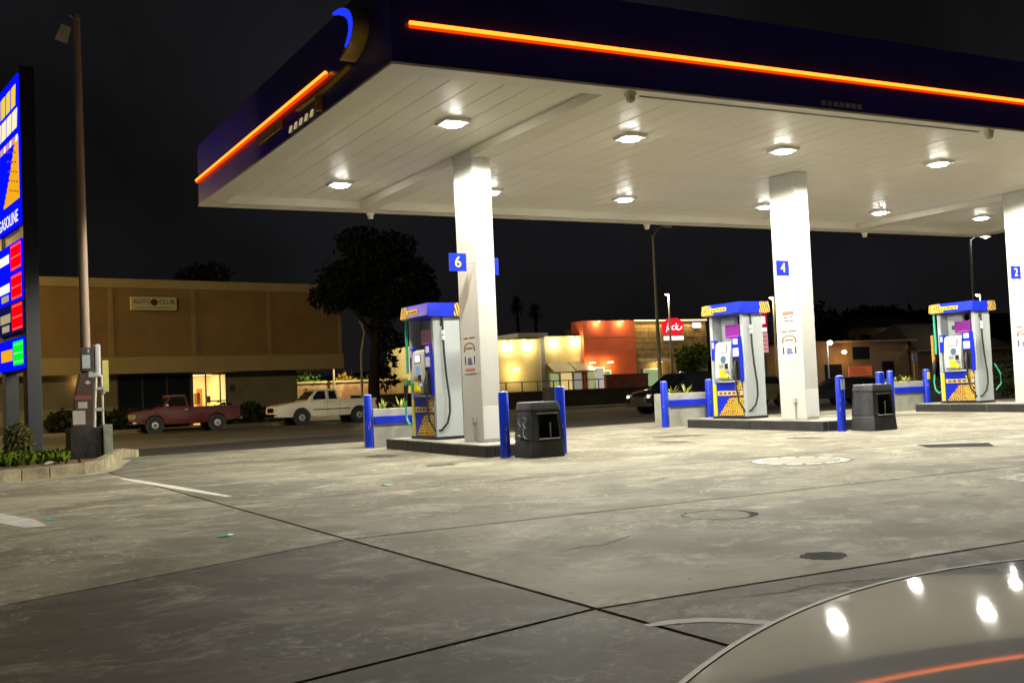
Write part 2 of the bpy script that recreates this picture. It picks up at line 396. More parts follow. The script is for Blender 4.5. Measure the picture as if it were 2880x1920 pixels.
# perimeter soffit border and recess walls
bw = .42
for (a, b, c, d) in ((CX0+.031, CX1-.031, CY0+.031, CY0+bw), (CX0+.031, CX1-.031, CY1-bw, CY1-.031), (CX0+.031, CX0+bw, CY0+bw+.001, CY1-bw-.001), (CX1-bw, CX1-.031, CY0+bw+.001, CY1-bw-.001)):
    C(MB().box(a, b, c, d, ZS-.02, ZS+.02), 'soffit_border', m_trim)
ZP = ZS+.16
rw = MB()
rw.box(CX0+bw-.02, CX1-bw+.02, CY0+bw-.02, CY0+bw, ZS+.021, ZP+.2); rw.box(CX0+bw-.02, CX1-bw+.02, CY1-bw, CY1-bw+.02, ZS+.021, ZP+.2)
rw.box(CX0+bw-.02, CX0+bw, CY0+bw+.001, CY1-bw-.001, ZS+.021, ZP+.2); rw.box(CX1-bw, CX1-bw+.02, CY0+bw+.001, CY1-bw-.001, ZS+.021, ZP+.2)
C(rw, 'recess_wall', m_trim)
# soffit decking: long panels running front to back, each lipped
pw = .402; n_p = int((CX1-CX0-2*bw)/pw); pw = (CX1-CX0-2*bw)/n_p
pm = MB(); L = CY1-CY0-2*bw-.01
pm.prism([(-pw/2+.002, -.008), (-pw/2+.010, -.016), (pw/2-.010, -.016), (pw/2-.002, -.008), (pw/2-.002, .03), (-pw/2+.002, .03)], 'y', 0, L)
src = None
rs = random.Random(3)
for i in range(n_p):
    loc = (bw+pw*(i+.5), bw+.005, ZP-ZS+rs.uniform(0, .005))
    if src is None: src = pm.build('soffit_panel', m_soff, can); src.location = loc
    else: inst(src, loc, can)
# cross beams over columns six and two
COLX = [8.631, 15.976, 23.321]; CW, CD, CYc = .357, .76, 17.186
for cx in (COLX[0], COLX[2]):
    C(MB().box(cx-.02, cx+CW+.02, CY0+bw+.002, CYc-.003, ZS-.01, ZP-.02), 'cross_beam', m_trim)
    C(MB().box(cx-.02, cx+CW+.02, CYc+CD+.003, CY1-bw-.002, ZS-.01, ZP-.02), 'cross_beam', m_trim)
# light bars
m_neon = glow('orange_tube', (1, .21, .017), 3.3); m_neon2 = glow('red_channel', (1, .052, .0), 1.25)
def bar(a, b, lab=None):
    a = Vector(a); b = Vector(b)
    hd = (Vector((0, -.045, 0)) if abs(a.y-b.y) < .01 else Vector((-.045, 0, 0)))
    p = MB().tube([a+hd, b+hd], .030, 10); p.v = [(x-CX0, y-CY0, z-ZS) for x, y, z in p.v]
    o = p.build('light_bar', m_neon, can, smooth=True)
    q = MB().tube([a+hd*.75+Vector((0, 0, -.034)), b+hd*.75+Vector((0, 0, -.034))], .026, 8); q.v = [(x-CX0, y-CY0, z-ZS) for x, y, z in q.v]
    q.build('red_channel', m_neon2, o, smooth=True)
xs = [5.48, 8.60, 11.72, 14.87, 18.0, 21.12, 24.25, 27.4]
for a, b in zip(xs[:-1], xs[1:]): bar((a+.012, CY0, 5.84), (b-.012, CY0, 5.84))
for a, b in ((14.86, 18.27), (18.34, 21.3), (21.32, 22.98)): bar((CX0, a, 5.84), (CX0, b, 5.84))
# sign cabinet on the left fascia: emblem ring with a blue lit face, lettering below
m_bluelit = glow('blue_lit', (.01, .03, 1.), 1.5); m_gold = mat('gold_return', (.50, .30, .03), .45, var=.2)
def arc_sign(cy, cz, ry, rz, a0, a1, th, x0, x1, m, name, parent, n=22):
    p = MB(); vs = []; fs = []
    for i in range(n+1):
        q = R(a0+(a1-a0)*i/n); w = th*math.sin(PI*(i+.6)/(n+1.2))**.6
        for rr in (-w/2, w/2):
            for x in (x0, x1): vs.append((x-CX0, cy+(ry+rr)*math.cos(q)-CY0, cz+(rz+rr)*math.sin(q)-ZS))
    for i in range(n):
        k = 4*i
        for (a, b) in ((0, 1), (1, 3), (3, 2), (2, 0)): fs.append((k+a, k+b, k+4+b, k+4+a))
    fs += [(0, 1, 3, 2), (4*n, 4*n+2, 4*n+3, 4*n+1)]
    return p.add(vs, fs).build(name, m, parent)
em = arc_sign(14.16, 6.03, .86, .36, 100, 245, .12, CX0-.22, CX0-.005, m_gold, 'emblem_ring', can)
arc_sign(14.16, 6.03, .84, .345, 104, 222, .12, CX0-.235, CX0-.221, m_bluelit, 'lit_face', em)
C(MB().prism([(13.9, 5.66), (14.9, 5.60), (16.2, 5.62), (16.2, 5.645), (14.9, 5.63), (13.9, 5.69)], 'x', CX0-.08, CX0-.005), 'emblem_line', m_gold)
letm = glow('letter_cream', (1, .76, .38), .42)
for k in range(5):
    y = 16.75-.26*k
    p = MB().prism([(y, 5.41), (y-.10, 5.41), (y-.16, 5.50), (y-.06, 5.50)], 'x', CX0-.02, CX0-.004); C(p, 'fascia_letter', letm)
C(MB().box(CX0-.09, CX0-.004, 15.15, 15.24, 5.38, 5.62), 'fascia_letter', m_gold)
C(MB().box(CX0-.05, CX0-.004, 17.1, 18.4, 5.58, 5.72), 'emblem_bar', m_gold)
for k in range(7): C(MB().box(12.28+.125*k, 12.28+.125*k+.085, CY0-.02, CY0-.003, 5.40, 5.47), 'maker_plate_letter', m_mgrey)
# cameras and drip nozzles hung on the canopy edge
for (x, y) in ((8.84, CY0+.10), (16.17, CY0+.10), (8.98, CY1-.06), (16.39, CY1-.06), (23.9, CY1-.06)):
    cm = MB(); cm.box(-.07, .07, -.05, .05, -.05, 0); cm.lathe([(.05, -.14), (.065, -.11), (.065, -.05)], 14)
    o = cm.build('dome_camera', m_trim, None, smooth=False); o.location = (x, y, ZS-.036)
    tag(o, {8.84: 'small white dome camera at the front canopy edge left of column four lights', 16.17: 'small white dome camera at the front canopy edge far right', 8.98: 'small white fitting under the rear canopy edge behind column six', 16.39: 'small white fitting under the rear canopy edge between columns six and four', 23.9: 'small white fitting under the rear canopy edge left of column two'}[x], 'camera', 'fittings under the canopy edge')
    p = MB().lathe([(.02, -.146), (.035, -.141)], 10).build('lens', m_black, o)
# conduit along the front border
C(MB().tube([(9.1, CY0+.25, ZS-.035), (16.1, CY0+.25, ZS-.035)], .010, 6), 'conduit', m_mgrey)

# downlights
LX = [7.494, 10.822, 14.217, 18.317, 22.153, 26.011]; LY = [15.526, 20.733]
names_x = ['first', 'second', 'third', 'fourth', 'fifth', 'sixth']
for j, y in enumerate(LY):
    for i, x in enumerate(LX):
        e = empty('canopy_downlight', (x, y, ZP-.016), 'lit square downlight in the white soffit, %s from the left in the %s row' % (names_x[i], ('front', 'rear')[j]), 'ceiling light', 'canopy downlights')
        MB().frustum((-.20, .20, -.20, .20, -.055), (-.22, .22, -.22, .22, -.004)).build('housing', m_white, e)
        MB().lathe([(.10, -.088), (.155, -.078), (.165, -.056)], 16).build('lens', m_lens, e, smooth=True)
        lamp('downlight', 'SPOT', (0, 0, -.095), CANOPY_W, (1, .965, .82), e, .12, spot=R(173), blend=.12)     # wide batwing throw, cut off at the soffit

# ------------------------------------------------------------------ columns, signs, posters
NUM = ['6', '4', '2']; WORD = ['six', 'four', 'two']
for i, cx in enumerate(COLX):
    g = G(cx, CYc); h = .2
    e = empty('canopy_column', (cx, CYc, g+h), 'white square canopy column carrying the blue signs numbered %s' % WORD[i], 'column', 'canopy columns')
    top = ZS-(g+h) if i != 1 else ZP-.02-(g+h)
    if i != 1: top = ZP-.02-(g+h)
    MB().box(0, CW, 0, CD, 0, top).build('shaft', m_colw, e, bevel=.018, seg=2)
    MB().box(.012, CW-.012, -.006, .0, .05, .62).build('access_plate', m_white, e, bevel=.004)
    MB().tube([(-.02, .30, .0), (-.02, .30, .32), (-.035, .30, .36)], .016, 8).build('conduit', m_lgrey, e, smooth=True)
    MB().box(-.045, -.002, .25, .35, .34, .44).build('outlet_box', m_lgrey, e, bevel=.006)
    # number flags on both sides
    for s in (-1, 1):
        f = empty('pump_number_sign', (cx-(.34, .40, .66)[i] if s < 0 else cx+CW+.20, CYc+(.03 if s < 0 else .55), 3.50), 'blue square sign with a yellow number %s on the %s of its column' % (WORD[i], 'left' if s < 0 else 'right'), 'sign', 'pump number signs')
        MB().box(-.16, .16, -.012, .012, -.155, .155).build('panel', m_blueP, f, bevel=.004)
        text('numeral', NUM[i], .27, mat('numeral_yellow', (.85, .55, .02), .4), f, (0, -.016, -.005), ROT_MY, .003)
        MB().box(*((.161, (.338, .398, .658)[i]) if s < 0 else (-.198, -.161)), -.008, .008, -.02, .0).build('bracket', m_mgrey, f)
    # notices on the left face
    pz = 1.76-g-h+.02
    po = empty('column_notice', (cx-.004, CYc+.385, g+h+1.20), 'white notice with brown arch and blue square on column number %s' % WORD[i], 'notice', 'notices on the columns')
    w = .24
    MB().box(-.004, 0, -w, w, 0, .66).build('sheet', mat('notice_paper', (.60, .59, .54), .5), po)
    X = -.0065
    br = mat('notice_brown', (.20, .11, .03), .6); dk = mat('notice_dark', (.03, .03, .05), .6)
    for (a, b) in ((.22, .05), (.01, -.22)): MB().box(X, -.004, b, a, .60, .63).build('print_bar', br, po)
    p = MB(); n = 12; vs = []; fs = []
    for k in range(n+1):
        q = PI*k/n; 
        for rr in (.165, .215): vs.append((X, rr*math.cos(q), .44+.10*math.sin(q)*(rr/.215)))
    for k in range(n): fs.append((2*k, 2*k+1, 2*k+3, 2*k+2))
    p.add(vs, fs); p.box(X, -.004, .165, .215, .38, .44); p.box(X, -.004, -.215, -.165, .38, .44)
    p.build('print_arch', br, po)
    MB().box(X, -.004, -.13, .13, .42, .45).build('print_bar', br, po)
    for yy in (.18, -.18): MB().box(X, -.004, yy-.02, yy+.02, .15, .30).build('print_figure', dk, po)
    for kk in range(4): MB().box(X, -.004, -.10+.012*kk, .09-.004*kk, .15+.032*kk, .172+.032*kk).build('print_square', mat('notice_blue', (.03, .03, .30), .5), po)
    if i == 0: MB().box(X, -.004, -.2, .2, .04, .085).build('print_bar', mat('notice_red', (.55, .16, .12), .5), po)
    if i == 1:
        p2 = empty('column_notice', (cx-.004, CYc+.375, g+h+1.95), 'small notice with a red header high on column number four', 'notice', 'notices on the columns')
        MB().box(-.004, 0, -.17, .17, 0, .30).build('sheet', mat('notice_paper', (.60, .59, .54), .5), p2)
        MB().box(X, -.004, -.165, .165, .20, .28).build('print_header', mat('notice_red', (.55, .16, .12), .5), p2)
        for zz, a, b in ((.14, .14, .01), (.14, -.03, -.13), (.07, .14, -.02), (.07, -.04, -.14)): MB().box(X, -.004, b, a, zz, zz+.025).build('print_bar', mat('notice_grey', (.10, .11, .10), .5), p2)

# ------------------------------------------------------------------ pump islands, bollards, bins, planters
def pump(i, cx):
    base = (cx+.18, 19.47, G(cx+.18, 19.47)+.2)
    e = empty('fuel_dispenser', base, ['leftmost blue and yellow fuel pump, half hidden by column number six', 'blue and yellow fuel pump with purple panel left of column number four', 'rightmost blue and yellow fuel pump with green hose, by column number two'][i], 'fuel pump', 'fuel pumps')
    # carcass
    for s in (-1, 1):
        MB().box(-.275, .275, s*.475 if s > 0 else -.575, .575 if s > 0 else -.475, 0.0, 2.27).build('end_panel', m_grey, e, bevel=.012)
    MB().box(-.21, .21, -.474, .474, .03, 1.60).build('cabinet', m_lgrey, e)
    MB().box(-.30, .30, -.58, .58, -.005, .05).build('plinth', m_black, e)
    MB().prism([(.05, 1.602), (.474, 1.602), (.474, 2.26), (-.02, 2.26)], 'x', -.02, .06).build('upper_panel', m_grey, e)
    MB().box(-.03, -.021, .22, .33, 1.86, 1.97).build('vent_plate', m_dgrey, e)
    # hood / valance
    vb = MB(); hz0, hz1 = 2.275, 2.53
    va = empty('x', (0, 0, 0)); bpy.data.objects.remove(va)
    prof = [(-.335, hz0), (-.435, hz0+.03), (-.40, hz1), (.40, hz1), (.435, hz0+.03), (.335, hz0)]
    vo = MB().prism(prof, 'y', -.66, .50).build('valance', m_blueP, e)
    n = 6; vs = []; fs = []
    for k in range(n+1):
        t = k/n; y = .502+.30*t; sc = 1-.30*t**2.4
        for (x, z) in prof: vs.append((x*sc, y, 2.41+(z-2.41)*(1-.12*t*t)))
    P = len(prof)
    for k in range(n):
        for q in range(P): fs.append((k*P+q, k*P+(q+1) % P, (k+1)*P+(q+1) % P, (k+1)*P+q))
    fs.append(tuple(range(P))); fs.append(tuple(range(n*P, n*P+P)))
    MB().add(vs, fs).build('striped_end', m_tiger, vo)
    MB().prism([(.12, hz0+.004), (.33, hz0+.004), (.43, hz0+.032), (.396, hz1-.004), (.15, hz1-.004)], 'y', -.668, -.661).build('striped_end', m_tiger, vo)
    MB().prism([(.20, 2.300), (.50, 2.300), (.50, 2.522), (.36, 2.522)], 'x', -.438, -.395).build('striped_end', m_tiger, vo)
    q = MB().prism([(.27, 2.36), (-.22, 2.36), (-.22, 2.445), (.31, 2.445)], 'x', -.434, -.405); q.build('name_bar', m_yel, vo)
    for k in range(4): MB().box(-.4345, -.438, .21-.11*k, .21-.11*k-.075, 2.385, 2.42).build('name_mark', mat('mark_brown', (.16, .06, .01), .5), vo)
    before = set(e.children)
    for s in (-1,):        # the street face; the other face is its half-turn copy
        def bx(x0, x1, *r): return MB().box(s*x0, s*x1, *r)
        lo = bx(.211, .262, -.474, .474, .05, .80).build('lower_panel', m_blueP, e)
        rs = random.Random(i*7+s)
        bk_ = MB().prism([(.40, .055), (-.472, .055), (-.472, .795), (-.30, .795)], 'x', s*.2625, s*.2650).build('pattern_backing', mat('pattern_dark', (.035, .020, .045), .5), lo)
        sm = MB()
        for r_ in range(13):       # scalloped yellow pattern, a triangular drift rising to the right
            zz = .062+r_*.056; y = .37-.056*r_+rs.uniform(-.01, .01)
            while y > -.455:
                w_ = rs.uniform(.042, .062); hh = rs.uniform(.044, .062)*(1.35 if y < -.15 else 1.)
                if not (.47 < zz+hh/2 < .645) and y-w_ > -.47:
                    x = s*.2665; tl = rs.uniform(-.012, .012) if y > -.15 else .02
                    sm.add([(x, y-w_/2+w_/2*math.cos(q)+tl*math.sin(q), zz+hh/2+hh/2*math.sin(q)) for q in [2*PI*k/8+.3 for k in range(8)]], [tuple(range(8))])
                y -= w_+.012
        tag(sm.build('scale_pattern', mat('scale_yellow', (.84, .50, .04), .45, var=.3, vscale=14.), lo), kind='stuff')
        st = bx(.262, .274, -.45, .40, .51, .61).build('slogan_strip', mat('strip_cream', (.62, .50, .25), .45), lo)
        for k in range(5): bx(.2745, .278, .34-.15*k, .34-.15*k-.10, .535, .585).build('slogan_mark', mat('mark_brown', (.16, .06, .01), .5), st)
        bx(.262, .285, .44, .53, .06, .76).build('yellow_stripe', m_yel2, e)
        # shelf, console and its bits
        sh = [(-.42, 0.0), (.40, 0.0), (.38, .07), (.2, .13), (-.05, .14), (-.3, .09)]
        MB().add([(s*(.21+b), a, z) for z in (.80, .835) for a, b in sh], [tuple(range(5, -1, -1)), tuple(range(6, 12))]+[(k, (k+1) % 6, 6+(k+1) % 6, 6+k) for k in range(6)]).build('nozzle_shelf', m_lgrey, e)
        co = MB().prism([(.211, .84), (.34, .86), (.355, 1.15), (.33, 1.45), (.30, 1.66), (.211, 1.70)] if s > 0 else [(-.211, .84), (-.34, .86), (-.355, 1.15), (-.33, 1.45), (-.30, 1.66), (-.211, 1.70)], 'y', -.17, .36).build('console', m_lgrey, e, bevel=.014)
        bx(.30, .333, -.06, .21, 1.44, 1.60).build('screen_bezel', m_mgrey, co)
        bx(.30, .337, -.03, .18, 1.465, 1.585).build('screen', m_screen, co)
        MB().lathe([(.085, 0), (.085, .012), (.06, .022)], 18, (s*.338, .06, 1.30), 'x').build('keypad', glow('keypad_glow', (.35, .62, .95), .55), co) if s > 0 else MB().lathe([(.06, -.022), (.085, -.012), (.085, 0)], 18, (s*.338, .06, 1.30), 'x').build('keypad', glow('keypad_glow', (.35, .62, .95), .55), co)
        bx(.34, .368, .06, .20, 1.12, 1.20).build('card_reader', m_mgrey, co, bevel=.006)
        bx(.345, .374, -.10, -.01, 1.10, 1.21).build('card_slot', m_black, co)
        bx(.345, .385, .17, .31, .90, 1.08).build('grade_button', m_white if i else m_green, co, bevel=.01)
        bx(.345, .39, .015, .155, .90, 1.09).build('grade_button', m_yel2, co, bevel=.01)
        MB().lathe([(.02, -.02), (.062, 0), (.05, .03)], 12, (s*.385, -.06, .93), 'x').build('grade_button', m_yel2, co)
        bx(.345, .372, -.14, -.04, 1.00, 1.06).build('price_label', glow('price_glow', (.7, .8, 1), .6), co)
        # blue wings
        bl = bx(.211, .30, .37, .52, 1.30, 1.74).build('blue_wing', m_blueP, e, bevel=.008)
        bx(.3005, .304, .41, .49, 1.56, 1.70).build('wing_label', m_lgrey, bl)
        w2 = MB().prism([(-.44, .80), (-.53, .82), (-.535, 1.3), (-.50, 1.78), (-.43, 1.78)] , 'x', s*.211, s*.30).build('blue_wing', m_blueP, e)
        bx(.211, .292, -.43, -.19, 1.33, 1.76).build('side_panel', m_blueP, e)
        bx(.2925, .297, -.39, -.24, 1.62, 1.74).build('side_label', m_white, e)
        bx(.2925, .297, -.41, -.22, 1.36, 1.54).build('side_label', mat('label_lit', (.7, .68, .72), .4), e)
        # dark nozzle boot and nozzle
        bx(.211, .29, -.43, -.19, .84, 1.31).build('nozzle_boot', m_black, e)
        nz = MB(); nz.tube([(s*.31, -.30, 1.26), (s*.34, -.31, 1.10), (s*.345, -.31, .97), (s*.32, -.31, .88)], [.022, .035, .032, .02], 8)
        nz.tube([(s*.34, -.28, 1.14), (s*.385, -.27, 1.05), (s*.35, -.29, .95)], .012, 6)
        nz.build('nozzle', m_dgrey, e, smooth=True)
        # purple promo box on top of the console
        pb = MB().box(s*.12, s*.25, -.42, .06, 1.77, 2.06).build('promo_panel', m_purple, e, bevel=.015)
        bx(.2505, .254, -.36, .0, 1.785, 1.81).build('promo_line', mat('magenta', (.45, .06, .45), .4), pb)
        # hose: from the hood, loop, down the end panel and back up to the nozzle
        X = s*.10
        pts = [(X, -.30, 2.28), (X*1.15, -.32, 2.10), (X*1.2, -.40, 2.00), (X*1.2, -.50, 2.03), (X*1.15, -.60, 2.16), (X, -.63, 2.27)] if i != 1 else [(X*1.3, -.34, 2.10), (X*1.2, -.42, 2.24), (X, -.54, 2.27), (X, -.615, 2.20), (X, -.63, 2.05)]
        MB().tube(pts, .020, 8).build('hose_loop', m_rubber, e, smooth=True)
        Y = -.625
        hp = [(X, Y, 2.27), (X, Y, 2.0), (X*.9, Y, 1.6), (X*.7, Y-.01, 1.2), (X*.3, Y-.035, .75), (X*.4, Y-.045, .5), (X*.9, Y-.03, .30), (X*1.9, Y+.02, .17), (X*2.8, Y+.12, .16), (X*3.4, -.40, .36), (X*3.3, -.31, .70), (s*.325, -.31, .88)]
        MB().tube(hp, .021, 8).build('hose', m_rubber, e, smooth=True)
        for zz in (1.98, 1.88): MB().lathe([(.03, 0), (.034, .02), (.034, .06), (.03, .08)], 10, (X, Y, zz-.04)).build('hose_clip', m_white, e)
    for ch in [c for c in e.children if c not in before]:
        copy_tree(ch, e).rotation_euler = (0, 0, PI)
    if i != 1:             # green diesel hose on the far end
        X = -.30; Y = .64
        MB().tube([(X, Y, 2.27), (X, Y, 1.9), (X, Y-.005, 1.5), (X, Y, 1.26)], .030, 8).build('diesel_hose', m_teal, e, smooth=True)
        if i == 2: MB().box(X-.04, X+.02, Y+.05, Y+.11, 1.05, 1.75).build('orange_stripe', mat('orange_plastic', (.55, .22, .04), .4), e)
        MB().tube([(X, Y+.05, 1.14), (X-.02, Y+.06, 1.0), (X-.03, Y+.07, .86), (X-.02, Y+.07, .74)], [.03, .05, .04, .022], 8).build('diesel_nozzle', m_black, e, smooth=True)
        if i == 0: MB().frustum((X-.05, X+.05, Y-.02, Y+.14, 1.03), (X-.035, X+.035, Y-.05, Y+.10, 1.13)).build('nozzle_guard', m_green, e, bevel=.01)
        MB().tube([(X-.02, Y+.07, .76), (X-.03, Y+.09, .55), (X-.03, Y+.06, .36), (X, Y-.02, .26), (X+.04, Y-.07, .30)], .022, 8).build('diesel_hose', m_teal, e, smooth=True)
        if i == 2: MB().tube([(-X, -.62, .95), (-X+.1, -.70, .70), (-X+.1, -.70, .45), (-X, -.62, .30)], .022, 8).build('diesel_hose', m_teal, e, smooth=True)
    return e
def bollard(x, y, label, z=None, h=1.065, r=.082, lean=0., tagc=None):
    g = G(x, y) if z is None else z
    e = empty('bollard', (x, y, g), label, 'bollard', 'blue bollards')
    MB().lathe([(r+.006, -.05), (r+.006, .015), (r, .02), (r, h-.02), (r*.93, h-.004)], 24).build('post', m_blue, e, smooth=True)
    MB().lathe([(r*.95, h-.0035), (r*.90, h+.004), (r*.4, h+.012), (.01, h+.014)], 24).build('cap', mat('bollard_cap', (.30, .36, .66), .5, var=.2), e, smooth=True)
    rs = random.Random(int(x*100+y*10))
    for k in range(3 if h > .9 else 0):      # scuffs where doors and bumpers hit
        q = R(rs.uniform(200, 330)); zz = rs.uniform(.3, .75)
        sc = MB(); vs = []
        for (da, dz) in ((-.10, -.015), (.03, -.03), (.12, .0), (.06, .03), (-.06, .02)):
            vs.append((math.cos(q+da)*(r+.0015), math.sin(q+da)*(r+.0015), zz+dz*(1+k*.6)))
        sc.add(vs, [tuple(range(5))]).build('scuff', mat('scuff_pink', (.34, .24, .30), .7, var=.4, vscale=20.), e)
    if tagc: MB().box(-.05, .05, -r-.006, -r+.004, h-.26, h-.06).build('sticker', tagc, e)
    return e
def trash(i, cx):
    x, y = cx+(.26 if i == 0 else .34), 15.72; g = G(x, y)
    e = empty('trash_bin', (x, y, g), ['black plastic trash bin with pale graffiti by column six', 'black plastic trash bin between blue bollards by column four'][i], 'trash bin', 'trash bins')
    bh, b0, b1 = .70, .305, .258
    fr = MB()
    # hollow upper part: four corner posts + lower tub, so the opening on the front is real
    fr.frustum((-b0, b0, -b0, b0, 0), (-b0+.018, b0-.018, -b0+.018, b0-.018, .27)); fr.build('tub', m_bin, e, bevel=.02)
    zt = .745; k0 = b0-.018; k1 = b1
    def wall(face):
        mb = MB()
        if face == 'L': mb.add([(-k0, -k0, .271), (-k0, k0, .271), (-k1, k1, zt), (-k1, -k1, zt), (-k0+.03, -k0, .271), (-k0+.03, k0, .271), (-k1+.03, k1, zt), (-k1+.03, -k1, zt)], [(0, 1, 2, 3), (7, 6, 5, 4), (0, 3, 7, 4), (1, 5, 6, 2), (3, 2, 6, 7), (0, 4, 5, 1)])
        return mb
    W = wall('L').build('side_wall', m_bin, e)
    for rz in (PI, -PI/2):
        o = W.copy(); COL.objects.link(o); o.parent = e; o.rotation_euler = (0, 0, rz)
    # front: posts and header round the opening
    def fpt(u, z): t = (z-.271)/(zt-.271); k = k0+(k1-k0)*t; return (u*k, -k, z)
    def fq(u0, u1, z0, z1, nm='front_frame'):
        p = [fpt(u0, z0), fpt(u1, z0), fpt(u1, z1), fpt(u0, z1)]; q = [(a, b+.03, c) for a, b, c in p]
        MB().add(p+q, [(0, 1, 2, 3), (7, 6, 5, 4), (0, 4, 5, 1), (1, 5, 6, 2), (2, 6, 7, 3), (3, 7, 4, 0)]).build(nm, m_bin, e)
    fq(-1, -.55, .271, .70); fq(.80, 1, .271, .70); fq(-1, 1, .701, zt)
    fq(-.56, .80, .271, .285, 'sill')
    MB().box(-.145, .22, -.305, -.27, .286, .302).build('sill_trim', m_lgrey, e)
    MB().box(-.17, .21, -.275, -.252, .688, .70).build('header_trim', m_lgrey, e)
    MB().box(-.26, .26, -.24, .26, .275, .285).build('liner', m_black, e)
    MB().box(.10, .12, -.20, -.18, .29, .55).build('litter', mat('litter_grey', (.3, .3, .3), .7), e)
    # hollow lid on top
    MB().frustum((-k1-.012, k1+.012, -k1-.012, k1+.012, zt+.002), (-k1+.01, k1-.01, -k1+.01, k1-.01, .872)).build('lid', m_bin, e, bevel=.02)
    MB().box(-k1+.012, k1-.012, -k1+.012, k1-.012, .873, .882).build('lid_edge', m_lgrey, e)
    # recessed panel ridges on the left face
    MB().add([(-k0-.004, -.20, .30), (-k0-.004, .20, .30), (-k1-.02, .17, .70), (-k1-.02, -.17, .70)], [(0, 1, 2, 3)]).build('side_panel', mat('bin_panel', (.05, .052, .055), .45, var=.4, vscale=8.), e)
    if i == 0:
        gm = mat('graffiti', (.30, .38, .34), .6, var=.6, vscale=25.)
        gs = MB()
        def stroke(pts, r=.012):
            gs.tube([(-.30+.10*(z-.3)*1.0 - .004, y, z) for y, z in pts], r, 5)
        stroke([(.16, .66), (.10, .62), (.15, .55), (.08, .50), (.13, .44)]); stroke([(.0, .62), (-.07, .64), (-.09, .57), (.0, .54), (-.09, .46)])
        stroke([(.14, .36), (.07, .33), (.10, .28)]); stroke([(-.02, .48), (-.03, .36), (-.08, .31), (-.16, .305)], .010); stroke([(-.05, .66), (-.12, .60)])
        gs.build('graffiti', gm, e)
agave_m = mat('agave_leaf', (.32, .36, .05), .5, var=.4, vscale=5.)
def agave(x, y, z, s, label, seed):
    rs = random.Random(seed); e = empty('agave_plant', (x, y, z), label, 'plant', 'spiky plants in the planters')
    for k in range(16):
        a = rs.uniform(0, 6.28); el = rs.uniform(.35, 1.25); L = s*rs.uniform(.7, 1.1); w = .05*s/.45
        d = Vector((math.cos(a)*math.cos(el), math.sin(a)*math.cos(el), math.sin(el))); sd = Vector((-math.sin(a), math.cos(a), 0))
        p0, p1, p2 = Vector((0, 0, 0)), d*L*.55+Vector((0, 0, .03)), d*L
        MB().add([p0-sd*w*.5, p0+sd*w*.5, p1+sd*w*.55, p1-sd*w*.55, p2, p1-Vector((0, 0, w*.4)), p0-Vector((0, 0, w*.3))], [(0, 1, 2, 3), (3, 2, 4), (0, 6, 5, 3), (1, 2, 5, 6), (2, 4, 5), (3, 5, 4)]).build('leaf', agave_m, e)
for i, cx in enumerate(COLX):
    x0, x1, y0, y1 = cx-.42, cx+.80, 16.28, 20.62
    nm = WORD[i]
    # raised island: curb stones around a concrete top
    isl = empty('pump_island', (cx, 16.3, G(cx, 16.3)), 'raised concrete island with black curb under pump and column %s' % nm, 'island', 'pump islands')
    def P(x, y, z): return (x-cx, y-16.3, G(x, y)+z-G(cx, 16.3))
    def solid(xa, xb, ya, yb, za, zb, name, m, bev=.0):
        mb = MB().add([P(xa, ya, za), P(xb, ya, za), P(xb, yb, za), P(xa, yb, za), P(xa, ya, zb), P(xb, ya, zb), P(xb, yb, zb), P(xa, yb, zb)], [(0, 3, 2, 1), (4, 5, 6, 7), (0, 1, 5, 4), (1, 2, 6, 5), (2, 3, 7, 6), (3, 0, 4, 7)])
        return mb.build(name, m, isl, bevel=bev)
    ny = 4; rs = random.Random(i)
    for k in range(ny):
        a = y0+(y1-y0)*k/ny; b = y0+(y1-y0)*(k+1)/ny
        for (xa, xb) in ((x0, x0+.14), (x1-.14, x1)):
            d = rs.uniform(-.012, .012)
            solid(xa+d, xb+d, a+.005, b-.005, -.06, .188+rs.uniform(-.006, .006), 'curb_stone', m_icurb, .018)
    for (ya, yb) in ((y0, y0+.14), (y1-.14, y1)): solid(x0+.155, x1-.155, ya, yb, -.06, .188, 'curb_stone', m_icurb, .018)
    solid(x0+.02, x1-.02, y0+.02, y1-.02, -.05, .1995, 'island_top', m_itop)
    pump(i, cx)
    # far bollards, planter
    bollard(cx-.50, 21.34, 'blue bollard at the near left corner of the planter behind pump %s' % nm)
    bollard(cx+.72, 21.22, 'blue bollard at the right corner of the planter behind pump %s' % nm, tagc=(mat('sticker_yellow', (.6, .6, .05), .5) if i == 2 else None))
    pl = empty('planter_box', (cx+.125, 21.95, G(cx, 21.95)), 'grey concrete planter with a blue band behind pump %s' % nm, 'planter', 'planters behind the pumps')
    pm_ = mat('planter_grey', (.36, .36, .31), .7, var=.25, vscale=3.)
    for (a, b, c, d, n_) in ((-.54, .62, -.66, -.58, 'wall'), (-.54, .62, -.16, -.08, 'wall'), (-.54, -.46, -.578, -.162, 'wall'), (.54, .62, -.578, -.162, 'wall')):
        MB().box(a, b, c, d, -.03, .77).build(n_, pm_, pl, bevel=.012)
    MB().box(-.458, .538, -.577, -.163, .2, .70).build('soil', m_soil, pl)
    MB().box(-.54, .52, -.735, -.664, .46, .62).build('rail', m_blueP, pl, bevel=.008)
    agave(cx-.10, 21.58, G(cx, 21.9)+.70, .30, 'yellow green spiky plant, left one in the planter behind pump %s' % nm, i*3+1)
    agave(cx+.32, 21.60, G(cx, 21.9)+.70, .32, 'yellow green spiky plant, right one in the planter behind pump %s' % nm, i*3+2)
    if i < 2:
        bollard(cx-.20, 16.02, 'blue bollard in front of column %s, left of the trash bin' % nm, h=1.06, tagc=(m_lgrey if i == 1 else None))
        bollard(cx+.84, 15.98, 'blue bollard right of the trash bin by column %s' % nm, h=1.10)
        trash(i, cx)

